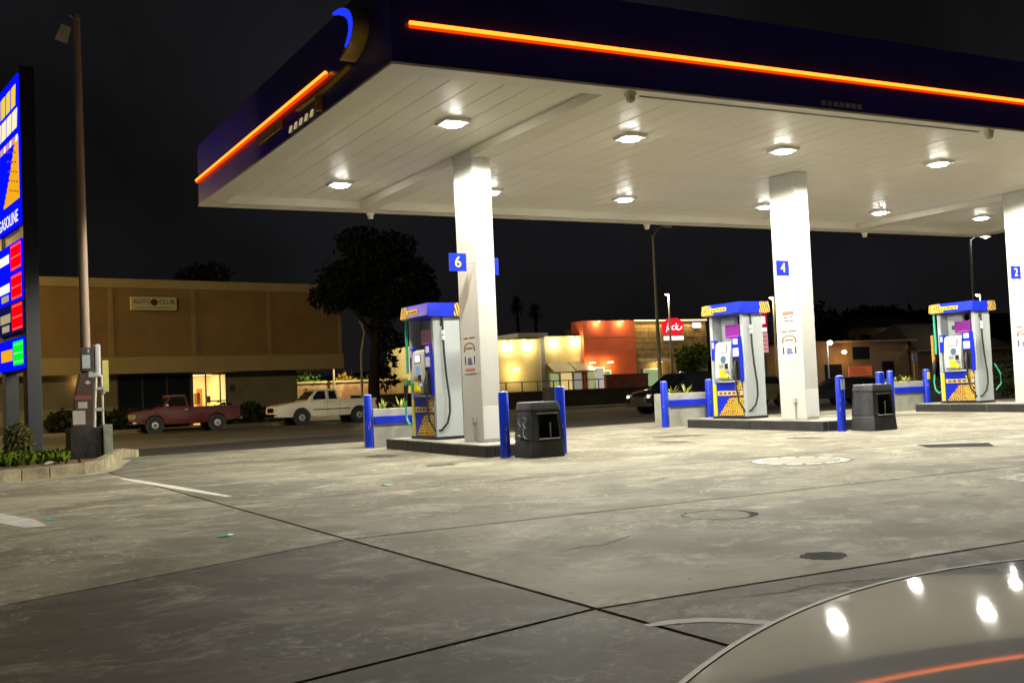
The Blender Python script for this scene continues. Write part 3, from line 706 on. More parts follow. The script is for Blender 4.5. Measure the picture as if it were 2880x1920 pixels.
# ------------------------------------------------------------------ forecourt covers, paint, litter
def flat(poly, z, name, m, parent=None, off=(0, 0, 0)):
    mb = MB().add([(x-off[0], y-off[1], G(x, y)+z-off[2]) for x, y in poly], [tuple(range(len(poly)))]); return mb.build(name, m, parent)
m_road_w = mat('road_paint', (.82, .80, .74), .8, spec=.1, var=.28, vscale=6.)
def cover(x, y, r, label, ring=True, m=m_conc):
    o = (x, y, G(x, y)); e = empty('tank_cover', o, label, 'manhole cover', 'covers in the forecourt')
    flat([(x+r*1.06*math.cos(2*PI*k/40), y+r*1.06*math.sin(2*PI*k/40)) for k in range(40)], .002, 'rim', mat('rim_dark', (.05, .05, .045), .6), e, o)
    rl_ = r*.76 if ring else r*.93
    flat([(x+rl_*math.cos(2*PI*k/40), y+rl_*math.sin(2*PI*k/40)) for k in range(40)], .004, 'lid', m, e, o)
    if ring:
        n = 14
        for k in range(n):
            a0 = 2*PI*(k+.10)/n; a1 = 2*PI*(k+.90)/n
            pts = [(x+r*.97*math.cos(a0+(a1-a0)*t/3), y+r*.97*math.sin(a0+(a1-a0)*t/3)) for t in range(4)]+[(x+r*.78*math.cos(a1-(a1-a0)*t/3), y+r*.78*math.sin(a1-(a1-a0)*t/3)) for t in range(4)]
            flat(pts, .006, 'paint_mark', m_road_w, e, o)
    return e
cover(10.54, 11.5, .66, 'round tank cover ringed with white paint marks in the middle of the forecourt', m=mat('cover_cream', (.36, .325, .24), .7, var=.3, vscale=4.))
cover(10.5, 7.55, .60, 'round tank cover with white paint marks at the right edge of the photo', m=mat('cover_cream', (.36, .325, .24), .7, var=.3, vscale=4.))

def blob(x, y, rx, ry, ang, z, name, m, label, cat, n=26, jit=.06, hole=None):
    rs = random.Random(int(x*91+y*17)); pts = []
    for k in range(n):
        q = 2*PI*k/n; j = 1+rs.uniform(-jit, jit); a = rx*math.cos(q)*j; b = ry*math.sin(q)*j
        pts.append((x+a*math.cos(ang)-b*math.sin(ang), y+a*math.sin(ang)+b*math.cos(ang)))
    mb = MB()
    if hole:
        vs = [(px, py, G(px, py)+z) for px, py in pts]+[(x+(px-x)*hole[k % len(hole)], y+(py-y)*hole[k % len(hole)], G(px, py)+z) for k, (px, py) in enumerate(pts)]
        mb.add(vs, [(k, (k+1) % n, n+(k+1) % n, n+k) for k in range(n)])
    else: mb.add([(px, py, G(px, py)+z) for px, py in pts], [tuple(range(n))])
    return tag(mb.build(name, m), label, cat)
m_tar = mat('tar_patch', (.020, .018, .016), .9, spec=.08, var=.3, vscale=9.)
blob(6.19, 7.81, .335, .335, 0, .002, 'tar_ring', m_tar, 'dark broken tar ring around an old cover in the concrete', 'tar ring', 36, .03, [.955-.17*max(0., math.cos(2*PI*k/36+.55))**3-.05*max(0., math.sin(k*1.7)) for k in range(36)])
blob(7.36, 7.21, .24, .17, .4, .002, 'repair_patch', mat('patch_tan', (.34, .29, .19), .8, var=.4, vscale=9.), 'faint tan repair patch right of the tar ring', 'patch')
blob(5.31, 5.62, .17, .15, .2, .002, 'tar_patch', m_tar, 'dark tar patch near the front joint in the concrete', 'patch', 30, .12)
tag(flat([(13.51, 12.18), (13.16, 11.67), (13.79, 11.0), (14.33, 11.55)], .005, 'drain_plate', m_tar), 'dark square plate set in the concrete right of the tank cover', 'plate')
tag(flat([(15.6, 10.6), (15.25, 10.2), (15.75, 9.7), (16.1, 10.1)], .005, 'drain_plate', m_tar), 'dark plate in the concrete at the right edge of the photo', 'plate')
def strip(pts, w, name, m, label):
    mb = MB(); vs = []
    for k, (x, y) in enumerate(pts):
        a = Vector(pts[max(k-1, 0)]); b = Vector(pts[min(k+1, len(pts)-1)]); d = (b-a).normalized(); nn = Vector((-d.y, d.x))*w/2*(1 if 0 < k < len(pts)-1 else .6)
        for s in (1, -1): vs.append((x+nn.x*s, y+nn.y*s, G(x, y)+.002))
    return tag(mb.add(vs, [(2*k, 2*k+1, 2*k+3, 2*k+2) for k in range(len(pts)-1)]).build(name, m), label, 'paint line', 'painted lines on the forecourt')
strip([(2.80, 17.95), (2.95, 16.6), (3.13, 15.1), (3.32, 13.45)], .15, 'paint_line', m_road_w, 'long white painted line running out from the curb corner')
strip([(.72, 13.9), (.95, 12.7), (1.06, 12.0)], .34, 'paint_line', m_road_w, 'short wide worn white paint mark at the left edge of the photo')
strip([(3.20, 4.66), (3.36, 4.65), (3.50, 4.59), (3.62, 4.47), (3.74, 4.28), (3.86, 4.0)], .10, 'paint_line', mat('fresh_paint', (.90, .88, .84), .8, spec=.1), 'thin curved white line beside the silver car')
for k, (pts_, w_, lab) in enumerate((
    ([(6.9, 10.6), (7.25, 10.75), (7.45, 10.7), (7.9, 10.95), (8.3, 10.9)], .018, 'thin crack in the concrete in front of the trash bin by column six'),
    ([(4.1, 7.0), (4.35, 7.1), (4.5, 7.05), (4.9, 7.3)], .014, 'short crack in the concrete left of the tar ring'),
    ([(3.9, 4.95), (4.3, 4.86), (4.55, 4.92), (5.1, 4.75), (5.5, 4.78)], .012, 'thin crack just in front of the front joint'))):
    o = strip(pts_, w_, 'crack', m_tar, lab); o['category'] = 'crack'; o['group'] = 'cracks in the forecourt'
rs_o = random.Random(88)
for k, (x, y, r_, lab) in enumerate(((7.3, 18.6, .30, 'oil stain on the concrete left of the leftmost pump'), (7.1, 15.6, .22, 'oil stain on the concrete left of the bin by column six'), (13.4, 18.0, .34, 'oil stain on the concrete left of the middle pump island'), (14.0, 15.2, .24, 'oil stain on the concrete in front of the middle pump island'), (12.2, 16.6, .28, 'oil stain on the concrete between the two nearer pump islands'))):
    blob(x, y, r_*1.5, r_, rs_o.uniform(0, 3), .002, 'oil_stain', mat('oil_stain', (.105, .092, .068), .8, spec=.1, var=.5, vscale=6.), lab, 'stain', 30, .22)['group'] = 'oil stains by the pumps'
m_tealp = mat('teal_litter', (.10, .72, .70), .5)
for k, (x, y, lab) in enumerate(((2.38, 9.8, 'small teal scrap lying on the concrete nearest the camera'), (1.24, 12.55, 'small teal scrap lying near the left paint mark'), (5.2, 13.1, 'small teal scrap lying in front of column six'))):
    s = .08; z = G(x, y)
    o = MB().add([(-s, -s*.5, .006), (s*.2, -s*.7, .012), (s, s*.1, .006), (s*.4, s*.6, .02), (-s*.7, s*.5, .008)], [(0, 1, 2, 3, 4)]).build('litter_scrap', m_tealp); o.location = (x, y, z); o.rotation_euler = (0, 0, k)
    tag(o, lab, 'litter')

# ------------------------------------------------------------------ left planting bed with kerb
bed_line = [(-9, 16.2), (-4.0, 16.9), (-1.2, 17.7), (1.05, 18.62), (1.9, 19.02), (2.45, 19.35), (2.72, 19.75), (2.95, 20.5), (3.55, 22.9), (4.20, 25.6), (4.55, 26.6)]
bed = empty('planting_bed', (0, 0, 0), kind='structure')
def offset_line(line, d):
    out = []
    for k, p in enumerate(line):
        a = Vector(line[max(k-1, 0)]); b = Vector(line[min(k+1, len(line)-1)]); t = (b-a).normalized(); out.append((p[0]-t.y*d, p[1]+t.x*d))
    return out
inner = offset_line(bed_line, .17); gut = offset_line(bed_line, -.22)
KH = .19
def lerp(a, b, t): return (a[0]+(b[0]-a[0])*t, a[1]+(b[1]-a[1])*t)
for k in range(len(bed_line)-1):
    L_ = (Vector(bed_line[k+1])-Vector(bed_line[k])).length; nn = max(1, round(L_/.62))
    for q in range(nn):
        g_ = .008
        a, b = lerp(bed_line[k], bed_line[k+1], q/nn), lerp(bed_line[k], bed_line[k+1], (q+1)/nn-g_); c, d = lerp(inner[k], inner[k+1], (q+1)/nn-g_), lerp(inner[k], inner[k+1], q/nn)
        h = KH+random.uniform(-.006, .006)
        MB().add([(p[0], p[1], G(*p)-.08) for p in (a, b, c, d)]+[(p[0], p[1], G(*p)+h) for p in (a, b, c, d)], [(0, 3, 2, 1), (4, 5, 6, 7), (0, 1, 5, 4), (1, 2, 6, 5), (2, 3, 7, 6), (3, 0, 4, 7)]).build('kerb_stone', m_curbp, bed, bevel=.018)
gm_ = MB(); vs = []
for p, q in zip(bed_line, gut): vs += [(p[0], p[1], G(*p)+.010), (q[0], q[1], G(*q)+.005)]
gm_.add(vs, [(2*k, 2*k+1, 2*k+3, 2*k+2) for k in range(len(bed_line)-1)]).build('gutter', mat('gutter_pale', (.40, .36, .25), .8, var=.4, vscale=3.), bed)
so = MB(); rs = random.Random(5)
pts = inner+[(-9, 26.4)]
grid = MB(); nx, ny = 40, 36; vs = []; idx = {}
def inside(x, y, poly):
    c = False; j = len(poly)-1
    for i in range(len(poly)):
        if (poly[i][1] > y) != (poly[j][1] > y) and x < (poly[j][0]-poly[i][0])*(y-poly[i][1])/(poly[j][1]-poly[i][1])+poly[i][0]: c = not c
        j = i
    return c
so.add([(x, y, G(x, y)+KH-.045) for x, y in pts], [tuple(range(len(pts)))])
so.build('soil', m_soil, bed)
# verge beyond the bed, carrying the pylon
vg = MB(); vg.box(-30, 4.0, 26.62, 33, -.3, .22); vg.build('verge', mat('verge_grass', (.05, .06, .02), .95, var=.5, vscale=2., bump=.8, bscale=20), bed)
# ground cover (uncountable)
gc = MB(); rs = random.Random(9)
for _ in range(14000):
    x = rs.uniform(-3.0, 2.75); y = rs.uniform(20.4, 26)
    if not inside(x, y, inner+[(-9, 26.4)]): continue
    if math.sin(x*2.1+1)*math.cos(y*1.3)+.45-.35*max(0, x-1.6) < rs.random()*.9: continue
    if y < 21.1+.3*math.sin(x*3) and rs.random() < .93: continue
    z = G(x, y)+KH-.05; h = rs.uniform(.05, .17); a = rs.uniform(0, 6.28); w = .03; dx, dy = math.cos(a), math.sin(a); ln = rs.uniform(.02, .10)
    gc.add([(x-dx*w, y-dy*w, z), (x+dx*w, y+dy*w, z), (x+dx*w*.6-dy*ln, y+dy*w*.6+dx*ln, z+h), (x-dx*w*.6-dy*ln, y-dy*w*.6+dx*ln, z+h*.9)], [(0, 1, 2, 3)])
tag(gc.build('ground_cover', leafmat('groundcover_leaf', (.12, .17, .015))), 'low yellow green ground cover in the planting bed', 'ground cover', kind='stuff')
def shrub(x, y, z, rx, rz, label, n=700, s=.07, c=(.06, .07, .02), seed=1, group=None, cat='shrub'):
    e = empty('shrub', (x, y, z), label, cat, group)
    leaves([(0, 0, rz*.9, rx, rx, rz), (rx*.4, .1, rz*.7, rx*.6, rx*.6, rz*.6), (-rx*.4, -.1, rz*.8, rx*.6, rx*.6, rz*.7)], n, s, seed).build('foliage', leafmat('leaf_%d' % int(c[1]*1000), c), e)
    MB().tube([(0, 0, -.05), (0.02, 0, rz*.5), (-.02, .02, rz)], [.03, .022, .01], 6).build('stem', mat('bark', (.05, .035, .022), .9, var=.3), e)
    return e
shrub(2.0, 26.2, G(2, 26)+.14, .30, .42, 'small olive shrub at the foot of the price sign', 500, .06, (.10, .10, .03), 3)
o = MB().add([(-.09, -.03, .0), (.06, -.05, .03), (.1, .04, .02), (-.02, .06, .05), (-.1, .03, .02)], [(0, 1, 2, 3, 4)]).build('litter_scrap', m_white); o.location = (2.05, 20.35, G(2.05, 20.35)+KH-.03); tag(o, 'white scrap of litter on the soil of the planting bed', 'litter')

# ------------------------------------------------------------------ light pole with equipment
zb = G(3, 22.4)+KH-.06
lpole = empty('light_pole', (2.93, 22.55, zb), 'tall weathered light pole on a black concrete base in the planting bed', 'light pole')
MB().box(-.36, .22, -.30, .30, -.05, .56).build('base_block', mat('base_black', (.035, .03, .028), .85, var=.5, vscale=4., bump=.6, bscale=12), lpole, bevel=.025)
MB().tube([(0, 0, .56), (0, 0, 4), (0, 0, 8.40)], [.095, .082, .060], 14).build('shaft', mat('pole_rust', (.40, .29, .21), .75, var=.4, vscale=2., stretch=(1, 1, .3)), lpole, smooth=True)
MB().lathe([(.07, 8.40), (.075, 8.42), (.05, 8.50)], 12).build('cap', m_mgrey, lpole)
MB().tube([(0, 0, 8.42), (-.14, -.02, 8.46), (-.19, -.03, 8.30)], .016, 6).build('bracket', m_steel, lpole, smooth=True)
fh = MB(); fh.frustum((-.12, .12, -.10, .10, -.16), (-.09, .09, -.07, .07, .16)); fo = fh.build('flood_head', mat('flood_grey', (.45, .43, .33), .5, var=.2), lpole, bevel=.012); fo.location = (-.25, -.04, 8.10); fo.rotation_euler = (.35, .30, 0)
# things mounted at the foot
uc = empty('utility_cabinet', (3.23, 22.42, zb), 'narrow grey green utility cabinet beside the black pole base', 'cabinet'); MB().box(-.07, .10, -.22, .22, -.05, .60).build('housing', mat('cab_green', (.26, .29, .23), .7, var=.35, vscale=4.), uc, bevel=.012); MB().box(-.05, .08, -.226, -.221, .05, .52).build('door', mat('cab_green2', (.28, .31, .25), .6, var=.3, vscale=6.), uc)
am = empty('air_machine', (2.80, 22.38, zb+.562), 'tall dark brown air and water machine standing on the black base', 'air machine')
MB().prism([(-.17, 0), (.20, 0), (.23, 1.02), (-.02, 1.02), (-.10, .62)], 'y', -.12, .14).build('housing', mat('air_brown', (.075, .035, .028), .6, var=.4, vscale=5.), am, bevel=.012)
MB().box(-.16, .06, -.124, -.121, .06, .32).build('label', mat('label_grey', (.48, .47, .42), .6, var=.15), am)
MB().box(-.06, .10, -.124, -.121, .36, .48).build('label', mat('label_grey', (.48, .47, .42), .6, var=.15), am)
MB().prism([(.06, .84), (.12, .88), (.18, .84), (.12, .80)], 'y', -.124, -.121).build('label', m_lgrey, am)
MB().box(-.12, .18, -.1235, -.121, .52, .60).build('red_band', mat('red_band', (.20, .06, .05), .6), am)
eb = empty('electrical_box', (2.93, 22.36, zb+1.50), 'dark electrical box with a pale label on the light pole', 'electrical box')
MB().box(-.12, .10, -.10, .10, .12, .56).build('housing', m_dgrey, eb, bevel=.012); MB().box(-.10, .04, -.104, -.101, .17, .42).build('label', mat('label_pale', (.45, .50, .50), .5, var=.2, vscale=30.), eb); MB().box(.0, .03, -.104, -.101, .46, .53).build('label', m_lgrey, eb)
MB().box(.0, .16, -.11, .08, .0, .09).build('junction', m_lgrey, eb, bevel=.01)
MB().prism([(-.12, .0), (-.02, .0), (-.02, .1), (-.12, .06)], 'y', -.1, .08).build('bracket', m_dgrey, eb)
mt = empty('meter_housing', (3.10, 22.34, zb+1.56), 'white upright meter housing clamped to the light pole', 'meter'); MB().box(-.045, .06, -.09, .09, -.06, .56).build('housing', mat('meter_white', (.62, .62, .66), .5), mt, bevel=.03)
cd = empty('conduit_pipes', (3.05, 22.30, zb+.56), 'pair of pale conduit pipes rising from the black base', 'pipes')
MB().tube([(-.03, 0, 0), (-.01, 0, .5), (.02, 0, .95)], .030, 8).build('pipe', mat('pipe_cream', (.55, .53, .45), .6, var=.2), cd, smooth=True)
MB().tube([(.13, .02, 0), (.13, .02, .5), (.12, .02, .98)], .024, 8).build('pipe', mat('pipe_cream', (.55, .53, .45), .6, var=.2), cd, smooth=True)
MB().box(-.01, .15, -.03, .03, .30, .36).build('clamp', m_lgrey, cd); MB().box(.0, .15, -.03, .03, .70, .75).build('clamp', m_lgrey, cd); MB().box(.14, .18, -.03, .02, .62, .72).build('valve', m_lgrey, cd)
ys = empty('yellow_sign', (3.275, 22.5, zb+1.22), 'blank pale yellow upright sign plate right of the light pole', 'sign'); MB().box(-.055, .055, -.01, .01, 0, .60).build('plate', mat('sign_yellow', (.52, .47, .12), .6, var=.1), ys); MB().box(-.10, .0, .011, .03, .25, .29).build('bracket', m_steel, ys)

# ------------------------------------------------------------------ price sign pylon
pyl = empty('price_sign_pylon', (2.43, 29.0, .22), 'tall black pylon with lit blue and yellow panels and red price digits', 'price sign', rz=R(6.6))
m_pyl = mat('pylon_black', (.012, .012, .014), .5, var=.3, vscale=2.)
MB().box(0, .34, 0, .40, -.2, 9.42).build('post', m_pyl, pyl, bevel=.02)
MB().box(0, .34, 2.62, 3.02, -.2, 9.42).build('post', m_pyl, pyl, bevel=.02)
MB().box(.03, .31, .402, 2.618, 2.05, 9.30).build('cabinet', m_pyl, pyl)
# face boxes: local s runs along +y (away); z local = world-.22
def face(s0, s1, z0, z1, m, name, x0=-.055, x1=-.012, par=pyl): return MB().box(x0, x1, s0, s1, z0-.22, z1-.22).build(name, m, par)
lit_blue = glow('lit_blue', (.001, .004, 1.0), 1.25); lit_yel = glow('lit_yellow', (1, .70, .04), .95); lit_cream = glow('lit_cream', (1, .92, .55), 1.0); lit_white = glow('lit_white', (1, .97, .85), 1.05)
lit_red = glow('lit_red', (1, .0, .004), 1.5); lit_green = glow('lit_green', (.0, 1, .03), 1.0); lit_org = glow('lit_orange', (1, .45, .01), .95); lit_seg = glow('lit_segment', (1, .10, .06), 2.2); lit_segg = glow('lit_segment_green', (.25, 1, .35), 1.4)
main = face(.0, 3.0, 5.80, 9.44, lit_blue, 'main_panel')
def par(y0, y1, z0, z1, sh, m, name, p, x=-.0565):
    q = MB().prism([(y0, z0-.22), (y1, z0-.22), (y1-sh, z1-.22), (y0-sh, z1-.22)], 'x', x-.006, x); return q.build(name, m, p)
for k in range(4): par(2.62-.62*k, 2.62-.62*k-.48, 8.72, 9.22, .10, lit_yel, 'letter', main)
for k in range(4): par(2.70-.66*k, 2.70-.66*k-.56, 8.16, 8.62, .10, lit_cream, 'letter', main)
for k in range(7): par(2.5-.36*k, 2.5-.36*k-.24, 7.82, 7.98, .02, lit_org if k % 2 else lit_white, 'letter', main)
# flame-shaped orange figure with scalloped edge
tg = []
for k in range(13):
    t = k/12; tg.append((.35+1.55*(1-t)**1.2+.06*math.sin(k*PI), 6.42+1.48*t)); 
    if k < 12: tg.append((.35+1.55*(1-(t+.04))**1.2+.10, 6.42+1.48*(t+.045)))
poly = [(.02, 6.42-.22)]+[(a, z-.22) for a, z in tg]+[(.02, 7.92-.22)]
MB().prism(poly, 'x', -.062, -.0565).build('orange_figure', lit_org, main)
for r_ in range(5):
    for q in range(4): MB().prism([(.12+.3*q+.06*r_, 6.55+.25*r_-.22+.07*q), (.26+.3*q+.06*r_, 6.60+.25*r_-.22+.05*q), (.26+.3*q+.06*r_, 6.635+.25*r_-.22+.05*q), (.12+.3*q+.06*r_, 6.585+.25*r_-.22+.07*q)], 'x', -.066, -.0622).build('stripe', mat('figure_brown', (.05, .02, .02), .6), main)
text('lettering', 'GASOLINE', .42, lit_white, main, (-.060, 1.45, 6.02-.22), ROT_MX, .003, sx=1.22)
for k, (z0, z1) in enumerate(((4.70, 5.44), (3.98, 4.69), (3.22, 3.97))):
    pn = face(.0, 3.0, z0, z1, lit_blue if k < 2 else glow('dim_blue', (.01, .012, .12), .6), 'price_panel')
    face(.05, 1.25, z0+.06, z1-.05, lit_red, 'digit_field', -.060, -.0555, pn)
    for q in range(4):
        yy = 1.14-.29*q
        for zz in (z0+.10, (z0+z1)/2, z1-.10): MB().box(-.0645, -.0605, yy-.20, yy, zz-.235, zz-.205).build('segment', lit_seg, pn)
    face(1.45, 2.7, z0+.30, z0+.52, lit_white if k < 2 else glow('lit_tan', (.75, .62, .35), .6), 'grade_label', -.060, -.0555, pn)
    if k: face(1.6, 2.5, z0+.08, z0+.24, glow('lit_tan', (.75, .62, .35), .6), 'grade_label', -.060, -.0555, pn)
pn = face(.0, 3.0, 2.31, 3.08, lit_blue, 'price_panel')
face(.04, 1.2, 2.42, 3.0, lit_green, 'digit_field', -.060, -.0555, pn); face(1.3, 2.7, 2.55, 2.84, lit_org, 'grade_label', -.060, -.0555, pn)
for q in range(4):
    for zz in (2.50, 2.71, 2.92): MB().box(-.0645, -.0605, 1.08-.27*q-.19, 1.08-.27*q, zz-.235, zz-.205).build('segment', lit_segg, pn)
MB().box(.312, .336, .41, 2.61, 2.1, 9.2).build('rear_panel', lit_blue, pyl)

# ------------------------------------------------------------------ office building across the street (rotated a little to the street)
BR = math.atan2(3.3, 17.5)
bld = empty('office_building', (5.7, 62.0, 0.05), 'brown two storey office building with overhanging upper floor across the street', 'building', rz=BR)
m_bw = mat('stucco_brown', (.20, .125, .045), .9, var=.18, vscale=.6, bump=.2, bscale=30)
m_bt = mat('stucco_tan', (.30, .235, .105), .9, var=.15, vscale=.6, bump=.2, bscale=30)
m_bl = mat('stucco_olive', (.17, .145, .085), .9, var=.2, vscale=.8)
ZB = .05
def Bx(x0, x1, y0, y1, z0, z1, name, m, par=bld, bev=0.): return MB().box(x0, x1, y0, y1, z0-ZB, z1-ZB).build(name, m, par, bevel=bev)
UL, UR = -9.0, 18.0
Bx(UL, UR, .06, 14, 4.0, 7.74, 'upper_wall', m_bw)
Bx(UL-.05, UR+.05, -.02, 14.05, 7.742, 8.24, 'parapet_band', m_bt, bev=.02)
Bx(UL-.03, UR+.03, -.04, 14.03, 3.10, 3.998, 'belt_band', m_bt, bev=.02)
for u in (-5.4, -.8, 3.86, 8.5, 13.15, 17.85): Bx(u-.12, u+.12, .02, .058, 4.002, 7.738, 'pilaster', mat('stucco_pilaster', (.235, .160, .062), .9, var=.15, vscale=.6))
# ground floor, set back
Bx(UL+.6, 4.6, 1.5, 13, 0, 3.098, 'lower_wall', m_bl); Bx(8.85, 8.90, 1.5, 1.6, 0, 3.098, 'lower_wall', m_bl)
Bx(11.05, 15.6, 1.5, 13, 0, 3.098, 'lower_wall', m_bl)
Bx(4.602, 11.048, 4.0, 13, 0, 3.098, 'lower_wall', m_bl)
Bx(UL+.6, 4.6, 1.42, 1.498, .55, 1.35, 'wainscot', m_bt)
# corner post under the overhang
# dark storefront
dw = Bx(4.62, 8.84, 1.56, 1.62, .25, 3.09, 'dark_window', mat('storefront_glass', (.010, .014, .018), .08, spec=.6))
for u in (4.62, 6.0, 7.4, 8.78): Bx(u, u+.06, 1.50, 1.558, .25, 3.09, 'mullion', m_dgrey)
# lit lobby: a real room behind glass
m_lob = mat('lobby_wall', (.75, .66, .42), .8)
Bx(8.95, 11.0, 3.9, 3.98, .1, 3.09, 'lobby_wall', m_lob); Bx(8.905, 8.95, 1.62, 3.9, .1, 3.09, 'lobby_wall', m_lob); Bx(11.0, 11.045, 1.62, 3.9, .1, 3.09, 'lobby_wall', m_lob)
Bx(8.95, 11.0, 1.62, 3.9, .06, .12, 'lobby_floor', mat('lobby_floor', (.3, .22, .12), .4)); Bx(8.95, 11.0, 1.62, 3.9, 3.04, 3.09, 'lobby_ceiling', m_lob)
m_pane = bpy.data.materials.new('clear_pane'); m_pane.use_nodes = True
_pn = m_pane.node_tree.nodes; _pb = _pn['Principled BSDF']; _pb.inputs['Transmission Weight'].default_value = 1.0; _pb.inputs['Roughness'].default_value = 0.0; _pb.inputs['IOR'].default_value = 1.02
lw = Bx(8.93, 11.02, 1.57, 1.585, .90, 3.0, 'lit_window', m_pane)
for u in (8.92, 9.72, 10.60, 10.97): Bx(u, u+.06, 1.52, 1.60, .20, 3.05, 'window_frame', m_dgrey, lw)
Bx(8.92, 11.03, 1.525, 1.595, 2.98, 3.06, 'window_frame', m_dgrey, lw); Bx(9.78, 11.03, 1.53, 1.59, 1.42, 1.48, 'door_rail', m_dgrey, lw); Bx(8.92, 11.03, 1.525, 1.595, .2, .90, 'window_frame', m_bl, lw)
Bx(9.55, 9.75, 2.4, 2.8, 1.3, 1.95, 'interior_panel', mat('dark_wood', (.16, .06, .02), .5)); Bx(9.85, 10.15, 3.0, 3.2, .2, 2.2, 'interior_panel', mat('amber_wood', (.45, .20, .05), .5)); Bx(9.1, 9.45, 2.6, 3.0, .2, 1.15, 'interior_desk', mat('dark_wood', (.16, .06, .02), .5)); Bx(10.1, 10.3, 2.2, 2.4, 1.35, 1.75, 'interior_panel', mat('dark_wood', (.16, .06, .02), .5))
lamp('lobby_light', 'AREA', (10.0, 2.7, 2.95), 620, (1, .80, .42), bld, 1.2, aim=None)
Bx(9.6, 10.4, 2.4, 3.0, 2.99, 3.03, 'lobby_light_panel', glow('lobby_panel', (1, .8, .45), 4))
Bx(11.2, 11.5, 1.44, 1.498, 1.95, 2.36, 'plaque', m_dgrey)
# lower lit window at far left
Bx(.0, .55, 1.47, 1.499, 1.95, 3.0, 'small_lit_window', glow('amber_window', (1, .45, .10), 1.1))
# wall sign
sg = empty('wall_sign', (4.89, -.01, 6.53-ZB)); sg.parent = bld; sg.name = 'wall_sign_board'
MB().box(0, 2.57, -.16, 0, 0, .73).build('board', mat('sign_cream', (.42, .40, .20), .6, var=.1), sg, bevel=.02)
m_sl = mat('sign_letter', (.06, .055, .03), .6)
text('lettering', 'AUTO', .34, m_sl, sg, (.62, -.165, .46), ROT_MY, .004, sx=1.05); text('lettering', 'CLUB', .34, m_sl, sg, (2.0, -.165, .46), ROT_MY, .004, sx=1.05)
MB().lathe([(.19, -.012), (.19, 0)], 20, (1.29, -.165, .44), 'y').build('emblem', mat('emblem_maroon', (.08, .012, .015), .5), sg)
MB().box(.2, 2.3, -.166, -.161, .13, .16).build('underline', m_sl, sg)
# pole light in front-left (lit wall lamp seen beside the pole)
wl_ = Bx(2.45, 2.62, 1.36, 1.46, 2.72, 2.94, 'wall_lamp', glow('wall_lamp_glow', (1, .72, .35), 6.0))
lamp('wall_lamp_light', 'POINT', (2.53, 1.2, 2.7), 14, (1, .6, .22), bld, .08)

# low planting along the building front
for k, (x, w, lab) in enumerate(((15.2, .85, 'round dark shrub between the red and white trucks, left one'), (16.6, .8, 'round dark shrub between the red and white trucks, right one'), (6.9, .9, 'dark shrub at the foot of the office wall behind the light pole'), (8.3, .9, 'dark shrub at the foot of the office wall left of the red truck'), (9.8, .8, 'dark shrub at the office wall behind the hood of the red truck'))):
    shrub(x, 62.2 if k > 1 else 61.9, .1, w, .62, lab, 900, .14, (.022, .028, .014), 20+k, 'shrubs along the office front')

# ------------------------------------------------------------------ vehicles
def arc(cx, cz, r, a0, a1, n=10): return [(cx+r*math.cos(R(a0+(a1-a0)*k/n)), cz+r*math.sin(R(a0+(a1-a0)*k/n))) for k in range(n+1)]
def wheel(e, x, y, r, w, side, rimm, hub=.62):
    o = empty('wheel', (x, y, r)); o.parent = e
    s = side
    MB().lathe([(r*.60, -w/2), (r*.93, -w/2), (r, -w/2+.04), (r, w/2-.04), (r*.93, w/2), (r*.60, w/2)], 26, (0, 0, 0), 'y').build('tyre', m_rubber, o, smooth=True)
    d = MB(); d.lathe([(r*.61, -.02), (r*.60, .0), (r*.46, .015), (r*.42, .045), (r*.16, .05), (r*.14, .02), (.01, .02)] if s > 0 else [(.01, -.02), (r*.14, -.02), (r*.16, -.05), (r*.42, -.045), (r*.46, -.015), (r*.60, 0), (r*.61, .02)], 22, (0, s*(w/2-.03), 0), 'y')
    d.build('rim', rimm, o, smooth=True)
    return o
def vehicle(name, loc, rz, label, cat, prof, W, belt, tumble, paint, wheels, wr, rimm, windows, bumper=None, lights=(), extra=None, group=None, gl=m_glass):
    """prof: (x,z) side outline, front at x=0; y runs 0..W"""
    e = empty(name, loc, label, cat, group, rz)
    def ins(p): return 0.0 if p[1] <= belt else tumble*(p[1]-belt)
    def ins2(p):
        v = ins(p)
        if p[1] < .50: v += .03
        return v
    MB().prism(prof, 'y', 0, W, ins2).build('body', paint, e, bevel=.035, smooth=True)
    for wi, poly in enumerate(windows):
        for side in (0, 1):
            vs = []
            for (x, z) in poly:
                i = ins((x, z)); vs.append((x, (i-.006) if side == 0 else (W-i+.006), z))
            vs2 = [(a, b+(.012 if side == 0 else -.012), c) for a, b, c in vs]; n = len(poly)
            MB().add(vs+vs2, [tuple(range(n)), tuple(range(2*n-1, n-1, -1))]+[(k, n+k, n+(k+1) % n, (k+1) % n) for k in range(n)]).build('side_window', gl, e)
    for x in wheels:
        MB().lathe([(wr*1.14, 0), (wr*1.14, .3)], 24, (x, -.001+.04, wr), 'y').build('wheel_well', m_black, e)
        MB().lathe([(wr*1.14, -.3), (wr*1.14, 0)], 24, (x, W-.04, wr), 'y').build('wheel_well', m_black, e)
        wheel(e, x, .135, wr, .24, -1, rimm); wheel(e, x, W-.135, wr, .24, 1, rimm)
    if extra: extra(e, W, ins)
    return e
m_red = mat('faded_red_paint', (.13, .022, .018), .42, var=.4, vscale=2.5)
m_wht = mat('cream_white_paint', (.84, .83, .72), .3, var=.06, vscale=2.)
